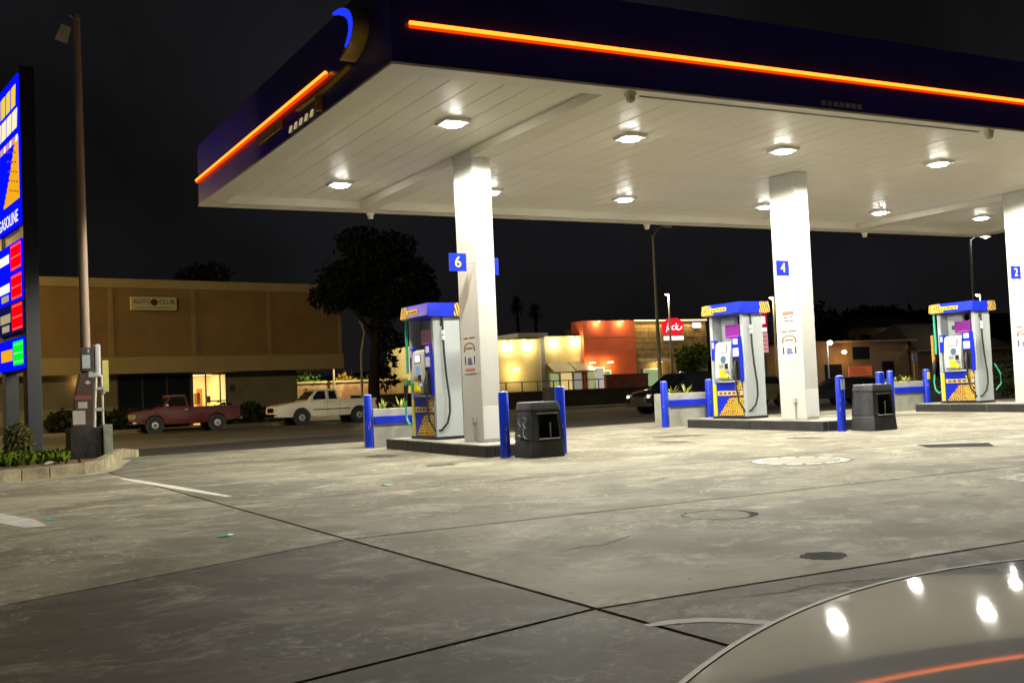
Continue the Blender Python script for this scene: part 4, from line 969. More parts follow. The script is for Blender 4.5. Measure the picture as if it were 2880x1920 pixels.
# red pickup
L = 5.0
pr = [(0.10, .52), (.45, .45)]+arc(.92, .40, .46, 176, 4)+[(1.42, .40), (3.38, .40)]+arc(3.87, .40, .46, 176, 4)+[(4.4, .46), (4.96, .56), (5.0, .62), (4.98, 1.16), (2.60, 1.18), (2.52, 1.24), (2.44, 1.68), (2.34, 1.74), (1.72, 1.74), (1.62, 1.70), (1.30, 1.22), (1.15, 1.14), (.25, 1.06), (.06, 1.00), (.02, .62)]
def red_extra(e, W, ins):
    MB().box(-.10, .14, .08, W-.08, .46, .60).build('front_bumper', m_chrome, e, bevel=.02)
    MB().box(-.012, .03, .25, W-.25, .68, .92).build('grille', m_mgrey, e)
    for y in (.16, W-.16): MB().lathe([(.09, -.02), (.095, .02)], 16, (.01, y, .82), 'x').build('headlight', mat('headlight_glass', (.6, .6, .55), .15), e)
    MB().add([(1.285, .12, 1.24), (1.285, W-.12, 1.24), (1.575, W-.20, 1.67), (1.575, .20, 1.67)], [(0, 1, 2, 3)]).build('windshield', m_glass, e)
    MB().box(1.66, 2.40, .22, W-.22, 1.741, 1.765).build('roof_skin', mat('roof_pale', (.40, .38, .30), .5), e, bevel=.01)
    MB().box(1.50, 2.50, -.006, -.001, .55, .56).build('door_line', m_black, e); MB().box(2.52, 2.53, -.006, -.001, .55, 1.22).build('door_line', m_black, e)
    MB().box(2.32, 2.46, -.03, -.005, 1.05, 1.08).build('door_handle', m_chrome, e); MB().box(1.40, 1.56, -.16, -.02, 1.24, 1.36).build('mirror', m_chrome, e, bevel=.02)
    MB().box(4.96, 5.12, .1, W-.1, .50, .62).build('rear_bumper', m_mgrey, e, bevel=.02); MB().box(.6, 4.9, -.008, -.001, .86, .875).build('side_crease', mat('crease_red', (.10, .012, .01), .5), e)
    MB().box(2.75, 4.85, .10, W-.10, 1.165, 1.185).build('bed_shade_sheet', m_black, e)  # black sheet at rail height, painted shade of the open bed
vehicle('pickup_truck', (9.25, 54.9, road_z(55)), 0, 'old red single cab pickup truck parked in front of the office building', 'pickup truck', pr, 1.95, 1.10, .24, m_red, (.92, 3.87), .37, mat('hub_grey', (.34, .34, .30), .35, .6), [[(1.44, 1.25), (2.40, 1.25), (2.33, 1.66), (1.70, 1.66)]], extra=red_extra, group='parked pickup trucks')
# white extended-cab pickup
pr = [(0.06, .44), (.85, .42)]+arc(1.35, .42, .47, 176, 4)+[(1.86, .42), (3.95, .42)]+arc(4.45, .42, .47, 176, 4)+[(4.95, .46), (5.40, .52), (5.45, .58), (5.43, 1.24), (3.42, 1.25), (3.36, 1.30), (3.26, 1.74), (3.12, 1.80), (2.30, 1.80), (2.14, 1.74), (1.66, 1.26), (1.50, 1.20), (.30, 1.06), (.06, .98), (.0, .70)]
def wh_extra(e, W, ins):
    MB().box(-.10, .22, .06, W-.06, .42, .62).build('front_bumper', m_chrome, e, bevel=.03)
    MB().box(-.03, .03, .42, W-.42, .68, .92).build('grille', m_chrome, e, bevel=.01)
    for y in (.04, W-.36): MB().prism([(.0, .76), (.34, .84), (.36, .96), (.06, .94)], 'y', y, y+.32).build('headlight', mat('headlight_glass', (.6, .6, .55), .15), e)
    MB().add([(1.655, .10, 1.285), (1.655, W-.10, 1.285), (2.075, W-.20, 1.70), (2.075, .20, 1.70)], [(0, 1, 2, 3)]).build('windshield', m_glass, e)
    MB().box(1.95, 3.95, -.018, -.001, .74, .79).build('side_moulding', m_black, e)
    for x in (2.72, 3.38): MB().box(x, x+.008, -.006, -.001, .50, 1.70).build('door_line', mat('gap_dark', (.08, .08, .06), .6), e)
    for x in (2.50, 2.80): MB().box(x, x+.14, -.028, -.004, 1.12, 1.15).build('door_handle', m_mgrey, e)
    MB().box(1.72, 1.90, -.20, -.02, 1.26, 1.42).build('mirror', m_wht, e, bevel=.025)
    MB().box(5.42, 5.56, .1, W-.1, .48, .62).build('rear_bumper', m_chrome, e, bevel=.02); MB().box(5.36, 5.452, -.012, .08, .86, 1.14).build('tail_light', mat('tail_red', (.35, .02, .02), .2), e)
vehicle('pickup_truck', (16.25, 55.6, road_z(55.6)), 0, 'cream white extended cab pickup truck parked on the far side of the street', 'pickup truck', pr, 1.96, 1.22, .26, m_wht, (1.35, 4.45), .385, mat('alloy_grey', (.42, .42, .34), .35, .5), [[(1.84, 1.27), (2.64, 1.27), (2.62, 1.71), (2.24, 1.71)], [(2.80, 1.27), (3.24, 1.27), (3.17, 1.70), (2.80, 1.71)]], extra=wh_extra, group='parked pickup trucks')
# dark SUV coming down the street with headlights
suv = [(0.05, .36), (.50, .32)]+arc(.92, .36, .42, 176, 4)+[(1.36, .32), (3.1, .32)]+arc(3.6, .36, .42, 176, 4)+[(4.05, .34), (4.62, .42), (4.68, .90), (4.55, 1.05), (4.25, 1.58), (4.05, 1.66), (2.30, 1.68), (2.0, 1.62), (1.25, 1.08), (1.10, 1.02), (.22, .86), (.02, .74)]
m_dk = mat('black_car_paint', (.010, .010, .011), .2, coat=.6)
def suv_extra(e, W, ins):
    hl = glow('headlamp', (1, .93, .75), 9)
    for y in (.06, W-.36): MB().prism([(.0, .66), (.30, .74), (.32, .82), (.05, .80)], 'y', y, y+.30).build('headlight', mat('headlight_glass', (.6, .6, .55), .15), e); 
    for y in (.14, W-.24): MB().lathe([(.035, -.02), (.045, .015)], 12, (.0, y+.05, .72), 'x').build('headlight_bulb', hl, e)
    MB().box(-.03, .04, .4, W-.4, .45, .70).build('grille', m_chrome, e, bevel=.01)
    MB().box(-.06, .12, .04, W-.04, .30, .44).build('front_bumper', m_dgrey, e, bevel=.02)
    MB().add([(1.245, .12, 1.11), (1.245, W-.12, 1.11), (1.90, W-.22, 1.585), (1.90, .22, 1.585)], [(0, 1, 2, 3)]).build('windshield', m_glass, e)
    MB().box(1.45, 1.62, -.18, -.02, 1.06, 1.18).build('mirror', m_dk, e, bevel=.02)
    MB().box(.32, .42, -.012, .0, .76, .80).build('turn_signal', glow('amber_signal', (1, .55, .08), 3), e)
SW = [[(1.45, 1.12), (2.45, 1.12), (2.45, 1.58), (2.08, 1.58)], [(2.55, 1.12), (3.4, 1.12), (3.4, 1.58), (2.55, 1.58)], [(3.5, 1.12), (4.3, 1.12), (4.1, 1.56), (3.5, 1.58)]]
vehicle('suv', (26.6, 37.6, road_z(38)+.02), 0, 'black SUV with headlights on, on the street left of pump four', 'car', suv, 1.85, 1.05, .28, m_dk, (.92, 3.6), .36, m_steel, SW, extra=suv_extra)
m_olive = mat('olive_car_paint', (.13, .12, .055), .3, coat=.4)
sed = [(0.05, .34), (.50, .30)]+arc(.90, .33, .38, 176, 4)+[(1.32, .28), (3.0, .28)]+arc(3.5, .33, .38, 176, 4)+[(3.95, .30), (4.50, .38), (4.55, .78), (4.40, .94), (3.90, 1.0), (3.25, 1.36), (2.2, 1.42), (1.95, 1.38), (1.30, .96), (1.15, .92), (.25, .76), (.03, .62)]
def sed_extra(e, W, ins):
    MB().add([(1.28, .12, .98), (1.28, W-.12, .98), (1.86, W-.20, 1.355), (1.86, .20, 1.355)], [(0, 1, 2, 3)]).build('windshield', m_glass, e)
    for y in (.06, W-.36): MB().prism([(.0, .56), (.28, .64), (.3, .72), (.05, .70)], 'y', y, y+.30).build('headlight', mat('headlight_glass', (.6, .6, .55), .15), e)
    MB().box(-.05, .1, .05, W-.05, .28, .42).build('front_bumper', m_mgrey, e, bevel=.02); MB().box(4.48, 4.58, .05, W-.05, .35, .48).build('rear_bumper', m_mgrey, e, bevel=.02)
    for y in (.05, W-.3): MB().box(4.50, 4.56, y, y+.25, .64, .76).build('tail_light', mat('tail_red', (.35, .02, .02), .2), e)
DW = [[(1.5, 1.0), (2.38, 1.0), (2.38, 1.34), (2.06, 1.34)], [(2.48, 1.0), (3.5, 1.0), (3.18, 1.31), (2.48, 1.34)]]
vehicle('sedan', (31.9, 39.5, road_z(39.5)+.02), 0, 'olive sedan on the street seen between pump four and its column', 'car', sed, 1.78, .95, .3, m_olive, (.9, 3.5), .32, m_steel, DW, extra=sed_extra)
lowcar = [(x, z*.80) for x, z in sed]
vehicle('coupe', (34.6, 36.0, road_z(36)+.02), R(4), 'low dark coupe on the street behind the bin by column four', 'car', lowcar, 1.78, .76, .3, mat('charcoal_paint', (.022, .026, .026), .3, coat=.4), (.9, 3.5), .29, m_steel, [[(x, z*.80) for x, z in w] for w in DW])

# ------------------------------------------------------------------ trees
m_bark = mat('dark_bark', (.018, .014, .010), .95, var=.3, spec=.1)
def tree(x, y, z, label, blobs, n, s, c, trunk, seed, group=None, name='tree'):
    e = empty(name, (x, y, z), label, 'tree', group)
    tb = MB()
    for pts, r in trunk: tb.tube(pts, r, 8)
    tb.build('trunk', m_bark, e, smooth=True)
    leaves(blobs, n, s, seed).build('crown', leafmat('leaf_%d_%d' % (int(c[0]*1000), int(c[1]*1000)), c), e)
    return e
rs = random.Random(41)
bl = [(.4, 0, 9.2, 1.9, 1.8, 1.3), (-1.2, .3, 8.2, 1.8, 1.6, 1.2), (2.2, 0, 8.4, 1.9, 1.6, 1.3), (-2.2, 0, 7.2, 1.5, 1.4, .9), (.9, .2, 7.0, 2.1, 1.8, 1.1), (3.3, .2, 7.5, 1.3, 1.2, 1.0), (-.4, 0, 10.4, 1.5, 1.4, 1.0), (1.8, .1, 10.2, 1.3, 1.2, .9), (.6, 0, 5.6, .8, .8, .6), (1.2, 0, 4.6, .9, .8, .7), (.8, 0, 3.3, .8, .7, .8), (.9, 0, 2.3, .7, .6, .6)]
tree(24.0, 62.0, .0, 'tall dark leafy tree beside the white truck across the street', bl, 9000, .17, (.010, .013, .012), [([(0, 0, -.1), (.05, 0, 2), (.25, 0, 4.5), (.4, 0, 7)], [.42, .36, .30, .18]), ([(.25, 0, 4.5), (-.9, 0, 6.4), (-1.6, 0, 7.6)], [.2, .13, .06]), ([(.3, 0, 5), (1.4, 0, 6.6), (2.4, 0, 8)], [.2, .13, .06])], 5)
tree(17.2, 76, .0, 'rounded dark tree top rising behind the office roof', [(0, 0, 9.4, 1.6, 1.3, 1.2), (1.0, 0, 9.9, 1.1, 1, .9), (-1.0, 0, 9.0, 1.0, 1, .8)], 1800, .2, (.010, .012, .010), [([(0, 0, 0), (0, 0, 8.8)], [.25, .15])], 6)
for k, (x, z) in enumerate(((60.1, 11.0), (62.4, 10.2))):
    e = empty('palm_tree', (x, 110, 0), ['slim dark palm behind the restaurant, left one', 'slim dark palm behind the restaurant, right one'][k], 'tree', 'palms behind the restaurant')
    MB().tube([(0, 0, 0), (.1, 0, z*.6), (0, 0, z)], [.22, .18, .15], 8).build('trunk', m_bark, e)
    pb = MB(); r3 = random.Random(k)
    for q in range(60):
        a = r3.uniform(0, 6.28); el = r3.uniform(-1.2, 1.3); L_ = r3.uniform(1.0, 1.5); prev = Vector((0, 0, z)); sd = Vector((-math.sin(a), math.cos(a), 0))*.10
        d = Vector((math.cos(a)*math.cos(el), math.sin(a)*math.cos(el), math.sin(el)))
        m1 = prev+d*L_*.6; m2 = prev+d*L_-Vector((0, 0, .35))
        pb.add([prev-sd*.4, prev+sd*.4, m1+sd, m2, m1-sd], [(0, 1, 2, 3, 4)])
    pb.build('crown', leafmat('palm_leaf', (.012, .02, .018)), e)

# ------------------------------------------------------------------ painted wall and greenery right of the office
mw = empty('mural_wall', (28.6, 78, 0), 'low painted wall with pink and cream mural beyond the white truck', 'wall')
MB().box(-5.5, 5.5, 0, .2, 0, 2.45).build('wall', mat('mural_cream', (.52, .40, .22), .8, var=.5, vscale=.9, dark=(.30, .13, .08)), mw)
MB().box(-5.55, 5.55, -.05, .25, 2.452, 2.60).build('coping', mat('coping_cream', (.55, .48, .28), .8), mw)
for k, (x0, w, h) in enumerate(((-1.0, 1.9, 1.2), (1.4, 1.4, .9), (-3.3, 1.3, .7))): MB().prism([(x0, 1.25), (x0+w, 1.25), (x0+w*.62, 1.25+h*.8), (x0+w*.4, 1.25+h*.62), (x0+w*.22, 1.25+h)], 'y', -.012, -.002).build('mural_shape', mat('mural_rose', (.40, .22, .13), .8, var=.4, vscale=2.), mw)
for k, (x, w, z, c, lab) in enumerate(((25.6, 1.6, 2.9, (.07, .15, .02), 'bright green leafy shrub rising over the painted wall'), (28.6, .9, 2.9, (.30, .20, .03), 'golden shrub over the painted wall'), (30.8, 1.5, 2.8, (.06, .075, .03), 'dull green shrub over the painted wall behind the dark tree'), (34.3, 1.5, 2.2, (.16, .12, .04), 'tan shrub at the right end of the painted wall'))):
    shrub(x, 79.6, .1, w, z*.55, lab, 1500, .17, c, 60+k, 'greenery behind the painted wall')
dwl = empty('low_wall', (24.5, 67.0, .05), 'low dark wall behind the bed of the white truck', 'wall'); MB().box(0, 9.5, 0, .3, 0, 1.32).build('wall', mat('low_wall_dark', (.035, .028, .018), .9, var=.4, vscale=1.5), dwl); MB().box(-.03, 9.53, -.03, .33, 1.322, 1.38).build('coping', mat('low_wall_cap', (.07, .06, .04), .9), dwl)
lamp_post_col = mat('lamp_post', (.20, .19, .15), .6, var=.2)
bp_ = empty('bent_lamp_post', (21.75, 57.95, .14), 'short pale post with a bent top beside the white truck', 'lamp post')
MB().tube([(0, 0, 0), (.05, 0, 3.6), (.18, 0, 4.2), (.27, 0, 4.7), (.16, 0, 5.15), (-.02, 0, 5.35)], [.075, .06, .06, .055, .05, .045], 10).build('shaft', lamp_post_col, bp_, smooth=True)
# street lamp that lights this stretch (out of frame on the left one is assumed, another is added for its light)
def street_lamp(x, y, z, h, arm, label, lit=None, watts=0, col=(1, .62, .25), head=.55, poleM=lamp_post_col, r=.10, throw=None):
    e = empty('street_lamp', (x, y, z), label, 'street lamp', 'street lamps')
    MB().tube([(0, 0, 0), (0, 0, h*.5), (0, 0, h)], [r, r*.8, r*.55], 12).build('shaft', poleM, e, smooth=True)
    MB().lathe([(r*1.6, 0), (r*1.6, .3), (r*1.05, .42)], 12).build('base', poleM, e)
    a = Vector(arm); tip = Vector((0, 0, h))+a
    MB().tube([(0, 0, h-.06), Vector((0, 0, h))+a*.5+Vector((0, 0, .10)), tip], [r*.45, r*.4, r*.35], 8).build('arm', poleM, e, smooth=True)
    hd = MB(); d = Vector((a.x, a.y, 0)).normalized(); sdv = Vector((-d.y, d.x, 0))
    vs = []
    for (t, w, zz) in ((0, .06, 0), (.15, .13, .05), (head*.7, .15, .05), (head, .07, .01)):
        for s_ in (1, -1): vs.append(tip+d*t+sdv*w*s_+Vector((0, 0, zz)));
        for s_ in (1, -1): vs.append(tip+d*t+sdv*w*s_*.9+Vector((0, 0, -.06)))
    fs = []
    for k in range(3):
        b = 4*k
        for (p, q) in ((0, 1), (1, 3), (3, 2), (2, 0)): fs.append((b+p, b+q, b+4+q, b+4+p))
    fs += [(0, 1, 3, 2), (12, 14, 15, 13)]
    hd.add(vs, fs).build('lamp_head', m_mgrey, e)
    if lit:
        c = tip+d*head*.5
        MB().lathe([(.03, -.15), (.11, -.11), (.14, -.062)], 14, (c.x, c.y, c.z)).build('lens', glow('street_lens_%d' % int(col[2]*100), col, lit), e)
        if throw: lamp('street_light', 'SPOT', (c.x, c.y, c.z-.24), watts, col, e, .12, aim=(throw[0]-x, throw[1]-y, throw[2]-z), spot=R(104), blend=.6)
        else: lamp('street_light', 'POINT', (c.x, c.y, c.z-.24), watts, col, e, .12)
    return e
street_lamp(26.95, 77.4, .05, 6.2, (.2, -.6, .1), 'pale post before the painted wall with an assumed lamp head hidden by the office', 30, 2600, (1, .82, .45), .45, mat('post_pale', (.6, .55, .38), .7))  # lit head assumed, hidden by the office, to light wall and greenery
street_lamp(31.0, 43.0, road_z(43)+.0, 8.25, (.8, .2, .55), 'tall unlit street lamp pole left of the red restaurant sign')
street_lamp(61.5, 50.0, -.3, 10.2, (.9, -.1, .25), 'tall lit street lamp with a wide white head right of the canopy', 26, 500, (.92, .97, 1.), .9)
street_lamp(54.6, 61.5, .14, 7.0, (-.1, -.05, .05), 'lit lot lamp just left of column four above pump four', 40, 350, (1, .86, .6), .45, mat('pole_tan', (.42, .32, .17), .6))
street_lamp(75.8, 61, .14, 7.2, (-.3, -.1, .05), 'lit lot lamp above pump two on a yellow pole', 40, 350, (1, .86, .6), .5, mat('pole_tan', (.42, .32, .17), .6))
street_lamp(49.05, 66.5, .05, 7.8, (-.12, -.1, .05), 'lit parking lot lamp in front of the restaurant', 40, 420, (1, .84, .55), .5)
street_lamp(-3.5, 56.9, road_z(57), 8.5, (.3, 1.2, .5), 'assumed sodium street lamp out of view on the far kerb at left', 20, 4600, (1, .58, .14))  # assumed lamp, out of view, put in to light the office front
street_lamp(-7.5, 27.4, .1, 9.0, (.3, 1.6, .5), 'added warm street lamp out of view on the near kerb at left', 20, 15500, (1, .80, .42), throw=(15, 54, 0))  # unseen lamp, added and aimed to light the trucks and office front

# ------------------------------------------------------------------ restaurant
rst = empty('restaurant', (36.0, 70, .05), 'fast food restaurant with cream walls, red tower and stone front', 'restaurant')
m_cream = mat('wall_cream', (.58, .50, .26), .85, var=.12, vscale=.7); m_redw = mat('tower_red', (.46, .085, .022), .7, var=.15, vscale=.8)
m_stone = mat('stone_veneer', (.22, .15, .055), .8, var=.45, vscale=1.4, bump=.5, bscale=8)
def Rx(x0, x1, y0, y1, z0, z1, name, m, par=rst, bev=0.): return MB().box(x0-36, x1-36, y0, y1, z0-.05, z1-.05).build(name, m, par, bevel=bev)
Rx(33.0, 39.98, 0, 12, 0, 4.95, 'cream_wall', m_cream); Rx(40.36, 43.5, 0, 12, 0, 5.12, 'cream_wall', m_cream); Rx(39.99, 40.35, -.10, .3, 0, 5.0, 'downpipe_pilaster', m_mgrey)
Rx(38.8, 41.3, 1.0, 8, 5.13, 5.45, 'roof_curb', m_lgrey)
Rx(43.52, 48.1, -.35, 1.3, 0, 6.2, 'red_tower', m_redw); Rx(43.50, 48.12, -.38, -.352, 4.98, 5.04, 'tower_joint', mat('joint_red', (.5, .10, .05), .6)); Rx(43.50, 48.12, -.38, -.352, 3.88, 3.94, 'tower_joint', mat('joint_red', (.5, .10, .05), .6))
# stone front built of separate courses
Rx(48.12, 55.1, .0, 10, 0, 6.15, 'stone_core', mat('stone_core', (.10, .07, .03), .9))
r4 = random.Random(77); zz = .0
while zz < 6.0:
    hh = r4.uniform(.30, .52); x = 48.13
    while x < 55.05:
        w = min(r4.uniform(.7, 1.7), 55.08-x)
        if w > .06: Rx(x+.012, x+w-.012, -.06-r4.uniform(0, .05), -.002, zz+.02, min(zz+hh-.015, 6.13), 'stone', m_stone)
        x += w
    zz += hh
for k in range(12): Rx(48.2+.58*k, 48.2+.58*k+.52, -.18, -.12, 6.16, 6.22, 'cove_strip', glow('cove_warm', (1, .72, .32), 5.))
lamp('cove_light', 'AREA', (15.6, -.35, 5.9), 130, (1, .7, .3), rst, .5).data.shape = 'RECTANGLE'
bpy.data.lights['cove_light'].size = 6.5; bpy.data.lights['cove_light'].size_y = .1
# wall lamps
for k, (x, z) in enumerate(((37.32, 4.62), (38.98, 4.66), (41.14, 4.82), (43.0, 4.9), (44.73, 6.14), (46.78, 6.14))):
    yo = -.35 if k > 3 else 0
    o = Rx(x-.10, x+.10, yo-.42, yo-.22, z-.02, z+.06, 'wall_lamp', m_mgrey); Rx(x-.02, x+.02, yo-.22, yo-.001, z+.0, z+.03, 'lamp_arm', m_mgrey, o)
    MB().lathe([(.06, -.05), (.08, -.02)], 12, (x-36, yo-.32, z-.05)).build('lens', glow('wall_lens', (1, .85, .5), 14), o)
    lamp('wall_spot', 'POINT', (x-36, yo-.34, z-.19), 125 if k < 4 else 85, (1, .80, .42) if k < 4 else (1, .60, .30), rst, .07)
# awnings, doors, windows
m_awn = mat('awning_metal', (.17, .16, .12), .5)
for (x0, x1, z) in ((40.5, 42.3, 3.1), (42.35, 44.0, 3.15)):
    MB().prism([(-1.2, z-.75), (-1.18, z-.66), (-.01, z+.03), (-.01, z-.06)], 'x', x0-36, x1-36).build('awning', m_awn, rst)
MB().prism([(-1.0, 2.95), (-.9, 3.10), (-.4, 3.22), (-.06, 3.24), (-.06, 3.14)], 'x', 48.2-36, 51.0-36).build('awning', m_awn, rst)
m_winw = glow('warm_window', (1, .72, .28), .75); m_wing = glow('green_window', (.72, .85, .35), .42); m_wf = m_white
def win(x0, x1, z0, z1, gm, yo=0.):
    o = Rx(x0, x1, yo-.03, yo-.004, z0, z1, 'window', gm)
    for (a, b, c, d) in ((x0-.07, x0, z0-.07, z1+.07), (x1, x1+.07, z0-.07, z1+.07), (x0, x1, z1, z1+.07), (x0, x1, z0-.07, z0)): Rx(a, b, yo-.07, yo-.002, c, d, 'window_frame', m_wf, o)
win(40.74, 41.43, .2, 2.40, m_wing); win(41.62, 42.56, 1.2, 2.42, m_winw); win(42.75, 43.40, 1.2, 2.40, glow('pale_window', (.75, .72, .6), .35))
win(43.75, 44.25, 1.0, 2.50, m_wing, -.35); win(44.4, 45.1, .9, 2.7, glow('poster_window', (.85, .83, .72), .5), -.35); win(45.2, 45.7, 1.0, 2.45, m_wing, -.35)
win(48.9, 50.3, .2, 2.45, glow('door_green', (.55, .75, .35), .5), -.11)
for (x, z, yo) in ((43.85, 3.05, -.9), (45.4, 3.05, -.9), (50.0, 3.0, -.7), (37.7, 2.8, -.6)):
    o = Rx(x-.2, x+.2, yo-.1, yo+.1, z, z+.06, 'soffit_lamp', glow('wall_lens', (1, .85, .5), 14)); lamp('soffit_light', 'POINT', (x-36, yo-.05, z-.25), 80, (1, .72, .30), rst, .08)
# illuminated logo sign on the stone front
ls = empty('restaurant_logo_sign', (51.8, 69.80, 5.02), 'lit red rounded logo sign with white script over a white name strip', 'sign')
m_lr = glow('logo_red', (1, .012, .03), 1.1); m_lw = glow('logo_white', (1, .97, .97), 1.5)
MB().prism([(-.95, .12), (.35, .0), (.95, .22), (.98, 1.05), (.45, 1.35), (-.45, 1.30), (-.98, 1.0)], 'y', 0, .18).build('logo_box', m_lr, ls, bevel=.03)
text('logo_script', 'jack', .78, m_lw, ls, (-.12, -.012, .66), ROT_MY, .008, shear=.25, sx=.95)
MB().tube([(.25, -.02, .52), (.50, -.02, .42), (.72, -.02, .52), (.82, -.02, .70)], .05, 6).build('logo_swoosh', m_lw, ls)
MB().box(-.85, .95, .02, .16, -.36, -.06).build('name_strip', m_lw, ls); text('name', 'jack in the box', .24, mat('name_red', (.35, .02, .03), .5), ls, (.05, .013, -.21), ROT_MY, .003)
MB().box(-.05, .25, .181, .20, .2, 1.1).build('mount', m_mgrey, ls)
ms = empty('lit_wall_panel', (54.1, 69.78, 5.57), 'small white lit rectangular sign at the right end of the stone front', 'sign'); MB().box(-.38, .38, 0, .12, 0, .40).build('panel', m_lw, ms, bevel=.03); MB().box(-.30, .30, .121, .16, .1, .3).build('mount', m_mgrey, ms)
# tall street sign seen between pump four and its column
ps = empty('restaurant_pole_sign', (51.1, 58.6, .14), 'tall narrow red and white lit pole sign between pump four and column four', 'sign')
MB().box(-.08, .08, 0, .16, 0, 3.0).build('post', m_mgrey, ps); MB().box(-.42, .30, .0, .25, 4.40, 5.85).build('logo_panel', glow('pole_red', (.75, .01, .03), .6), ps, bevel=.03)
MB().box(-.34, .10, -.02, -.001, 4.95, 5.45).build('white_mark', m_lw, ps); MB().box(-.34, .20, -.02, -.001, 4.42, 4.68).build('white_mark', m_lw, ps); MB().box(-.32, .28, .0, .25, 3.0, 4.36).build('menu_panel', glow('pole_pink', (1, .42, .46), .7), ps, bevel=.02)
for q in range(4): MB().box(-.26, .2, -.008, -.001, 3.2+.28*q, 3.26+.28*q).build('print_bar', glow('pole_line', (.8, .12, .15), .5), ps)
# rail and low dark hedge wall in front
rl = empty('railing', (36.5, 67.5, .05), 'dark metal railing along the restaurant side', 'railing')
MB().box(-2, 9.6, -.03, .03, 1.78, 1.84).build('top_rail', m_dgrey, rl)
for k in range(10): MB().box(-2+1.25*k, -2+1.25*k+.06, -.03, .03, 0, 1.78).build('post', m_dgrey, rl)
hd = empty('low_wall', (31.0, 62.0, .05), 'long low dark wall along the restaurant side of the street', 'wall'); MB().box(0, 17.0, 0, .3, 0, 1.10).build('wall', mat('low_wall_dark', (.035, .028, .018), .9, var=.4, vscale=1.5), hd); MB().box(-.03, 17.03, -.03, .33, 1.102, 1.16).build('coping', mat('low_wall_cap', (.07, .06, .04), .9), hd)
rwall = empty('monument_wall', (45.9, 66.5, .05), 'short red brown wall in front of the red tower', 'wall'); MB().box(-2.6, 1.0, 0, .3, 0, 2.0).build('wall', mat('wall_rust', (.20, .055, .03), .8, var=.5, vscale=2.), rwall); MB().box(-2.65, 1.05, -.04, .34, 2.002, 2.10).build('coping', mat('wall_rust_cap', (.16, .05, .03), .8), rwall)
ub = empty('utility_box', (25.95, 44.6, road_z(44)), 'square dark utility box on the street behind the right bollard of column six', 'utility box'); MB().box(-.3, .3, -.25, .25, 0, 1.32).build('housing', m_dgrey, ub, bevel=.03); MB().box(-.26, .26, -.256, -.251, .1, 1.1).build('door', mat('box_door', (.04, .04, .035), .6), ub)
tree(50.5, 66.0, .05, 'small green tree in front of the stone front of the restaurant', [(0, 0, 3.0, 1.25, 1.0, .95), (.6, 0, 3.5, .8, .7, .6), (-.5, 0, 2.5, .8, .7, .6)], 1500, .16, (.06, .10, .015), [([(0, 0, 0), (.05, 0, 2.6)], [.09, .05])], 12)

# ------------------------------------------------------------------ hillside and houses at right
hm = MB(); nx, ny = 30, 10; vs = []; fs = []
for j in range(ny+1):
    for i_ in range(nx+1):
        x = 20+ (260-20)*i_/nx; y = 95+150*j/ny
        z = -.3+ (8+5*math.sin(x*.03+1.0)+3*math.sin(x*.085))*min(1, j/6)**1.2*(.35+.65*min(1, max(0, (x-40)/60)))
        vs.append((x, y, z))
for j in range(ny):
    for i_ in range(nx): a = j*(nx+1)+i_; fs.append((a, a+1, a+nx+2, a+nx+1))
tag(hm.add(vs, fs).build('hills', mat('hill_scrub', (.020, .019, .015), .95, var=.5, vscale=.1)), kind='structure')
def house(x, y, z, w, d, h, rh, label, c, roofc, rz=0, win=(), name='house'):
    e = empty(name, (x, y, z), label, 'house', None, rz)
    wm = mat('house_%d_%d' % (int(c[0]*1000), int(c[2]*1000)), c, .85, var=.2, vscale=.8); rm = mat('roof_%d' % int(roofc[0]*1000), roofc, .9, var=.4, vscale=2.)
    MB().box(-w/2, w/2, 0, d, 0, h).build('wall', wm, e)
    ov = .5
    MB().add([(-w/2-ov, -ov, h-.02), (w/2+ov, -ov, h-.02), (w/2+ov, d+ov, h-.02), (-w/2-ov, d+ov, h-.02), (-w/2+w*.18, d/2, h+rh), (w/2-w*.18, d/2, h+rh)], [(0, 1, 5, 4), (2, 3, 4, 5), (1, 2, 5), (3, 0, 4), (3, 2, 1, 0)]).build('roof', rm, e)
    MB().box(-w/2-ov, w/2+ov, -ov-.04, -ov, h-.16, h-.021).build('eaves', wm, e)
    for (a, b, c0, d0) in win:
        o = MB().box(a, b, -.03, -.002, c0, d0).build('window', m_glass, e)
        MB().box(a-.06, b+.06, -.05, -.031, c0-.07, c0).build('sill', wm, o)
    return e
h1 = house(65.6, 64, .05, 9.8, 8, 4.0, .14, 'brown flat roofed stucco building left of pump two', (.26, .165, .085), (.10, .075, .05), R(-2), [(-1.0, .7, 2.5, 3.5), (2.0, 3.2, .9, 2.3), (-3.9, -2.2, .3, 2.2)])
h2 = house(76.0, 63, .05, 10.5, 8, 3.1, 2.3, 'tan house with a gabled dark roof behind pump two', (.20, .135, .075), (.04, .034, .03), R(-2), [(-3.4, -2.0, .9, 2.1), (1.0, 2.4, .9, 2.1)])
h3 = house(98.5, 91, .05, 15, 9, 6.6, 1.3, 'tall grey house up the slope with an amber porch light', (.15, .12, .085), (.035, .03, .03), R(-3), [(-5, -3.6, 4.6, 5.8), (3.4, 4.8, 4.6, 5.8)])
def porch(x, y, z, col, st, w, label, r=.10):
    e = empty('porch_lamp', (x, y, z), label, 'lamp', 'lit house lamps')
    MB().lathe([(.03, .10), (r*.9, .14), (r*.5, .22)], 12).build('cap', m_mgrey, e); MB().lathe([(r*.5, -.12), (r, -.04), (r*.95, .06), (r*.4, .10)], 14).build('globe', glow('porch_%d' % int(col[2]*100), col, st), e, smooth=True)
    MB().box(-.02, .02, .02, .25, .12, .15).build('bracket', m_mgrey, e)
    lamp('porch_light', 'POINT', (0, -.2, 0), w, col, e, .1)
porch(58.3, 59.9, 3.74, (.85, .92, 1.), 50, 420, 'very bright blue white floodlight right of column four', .16)
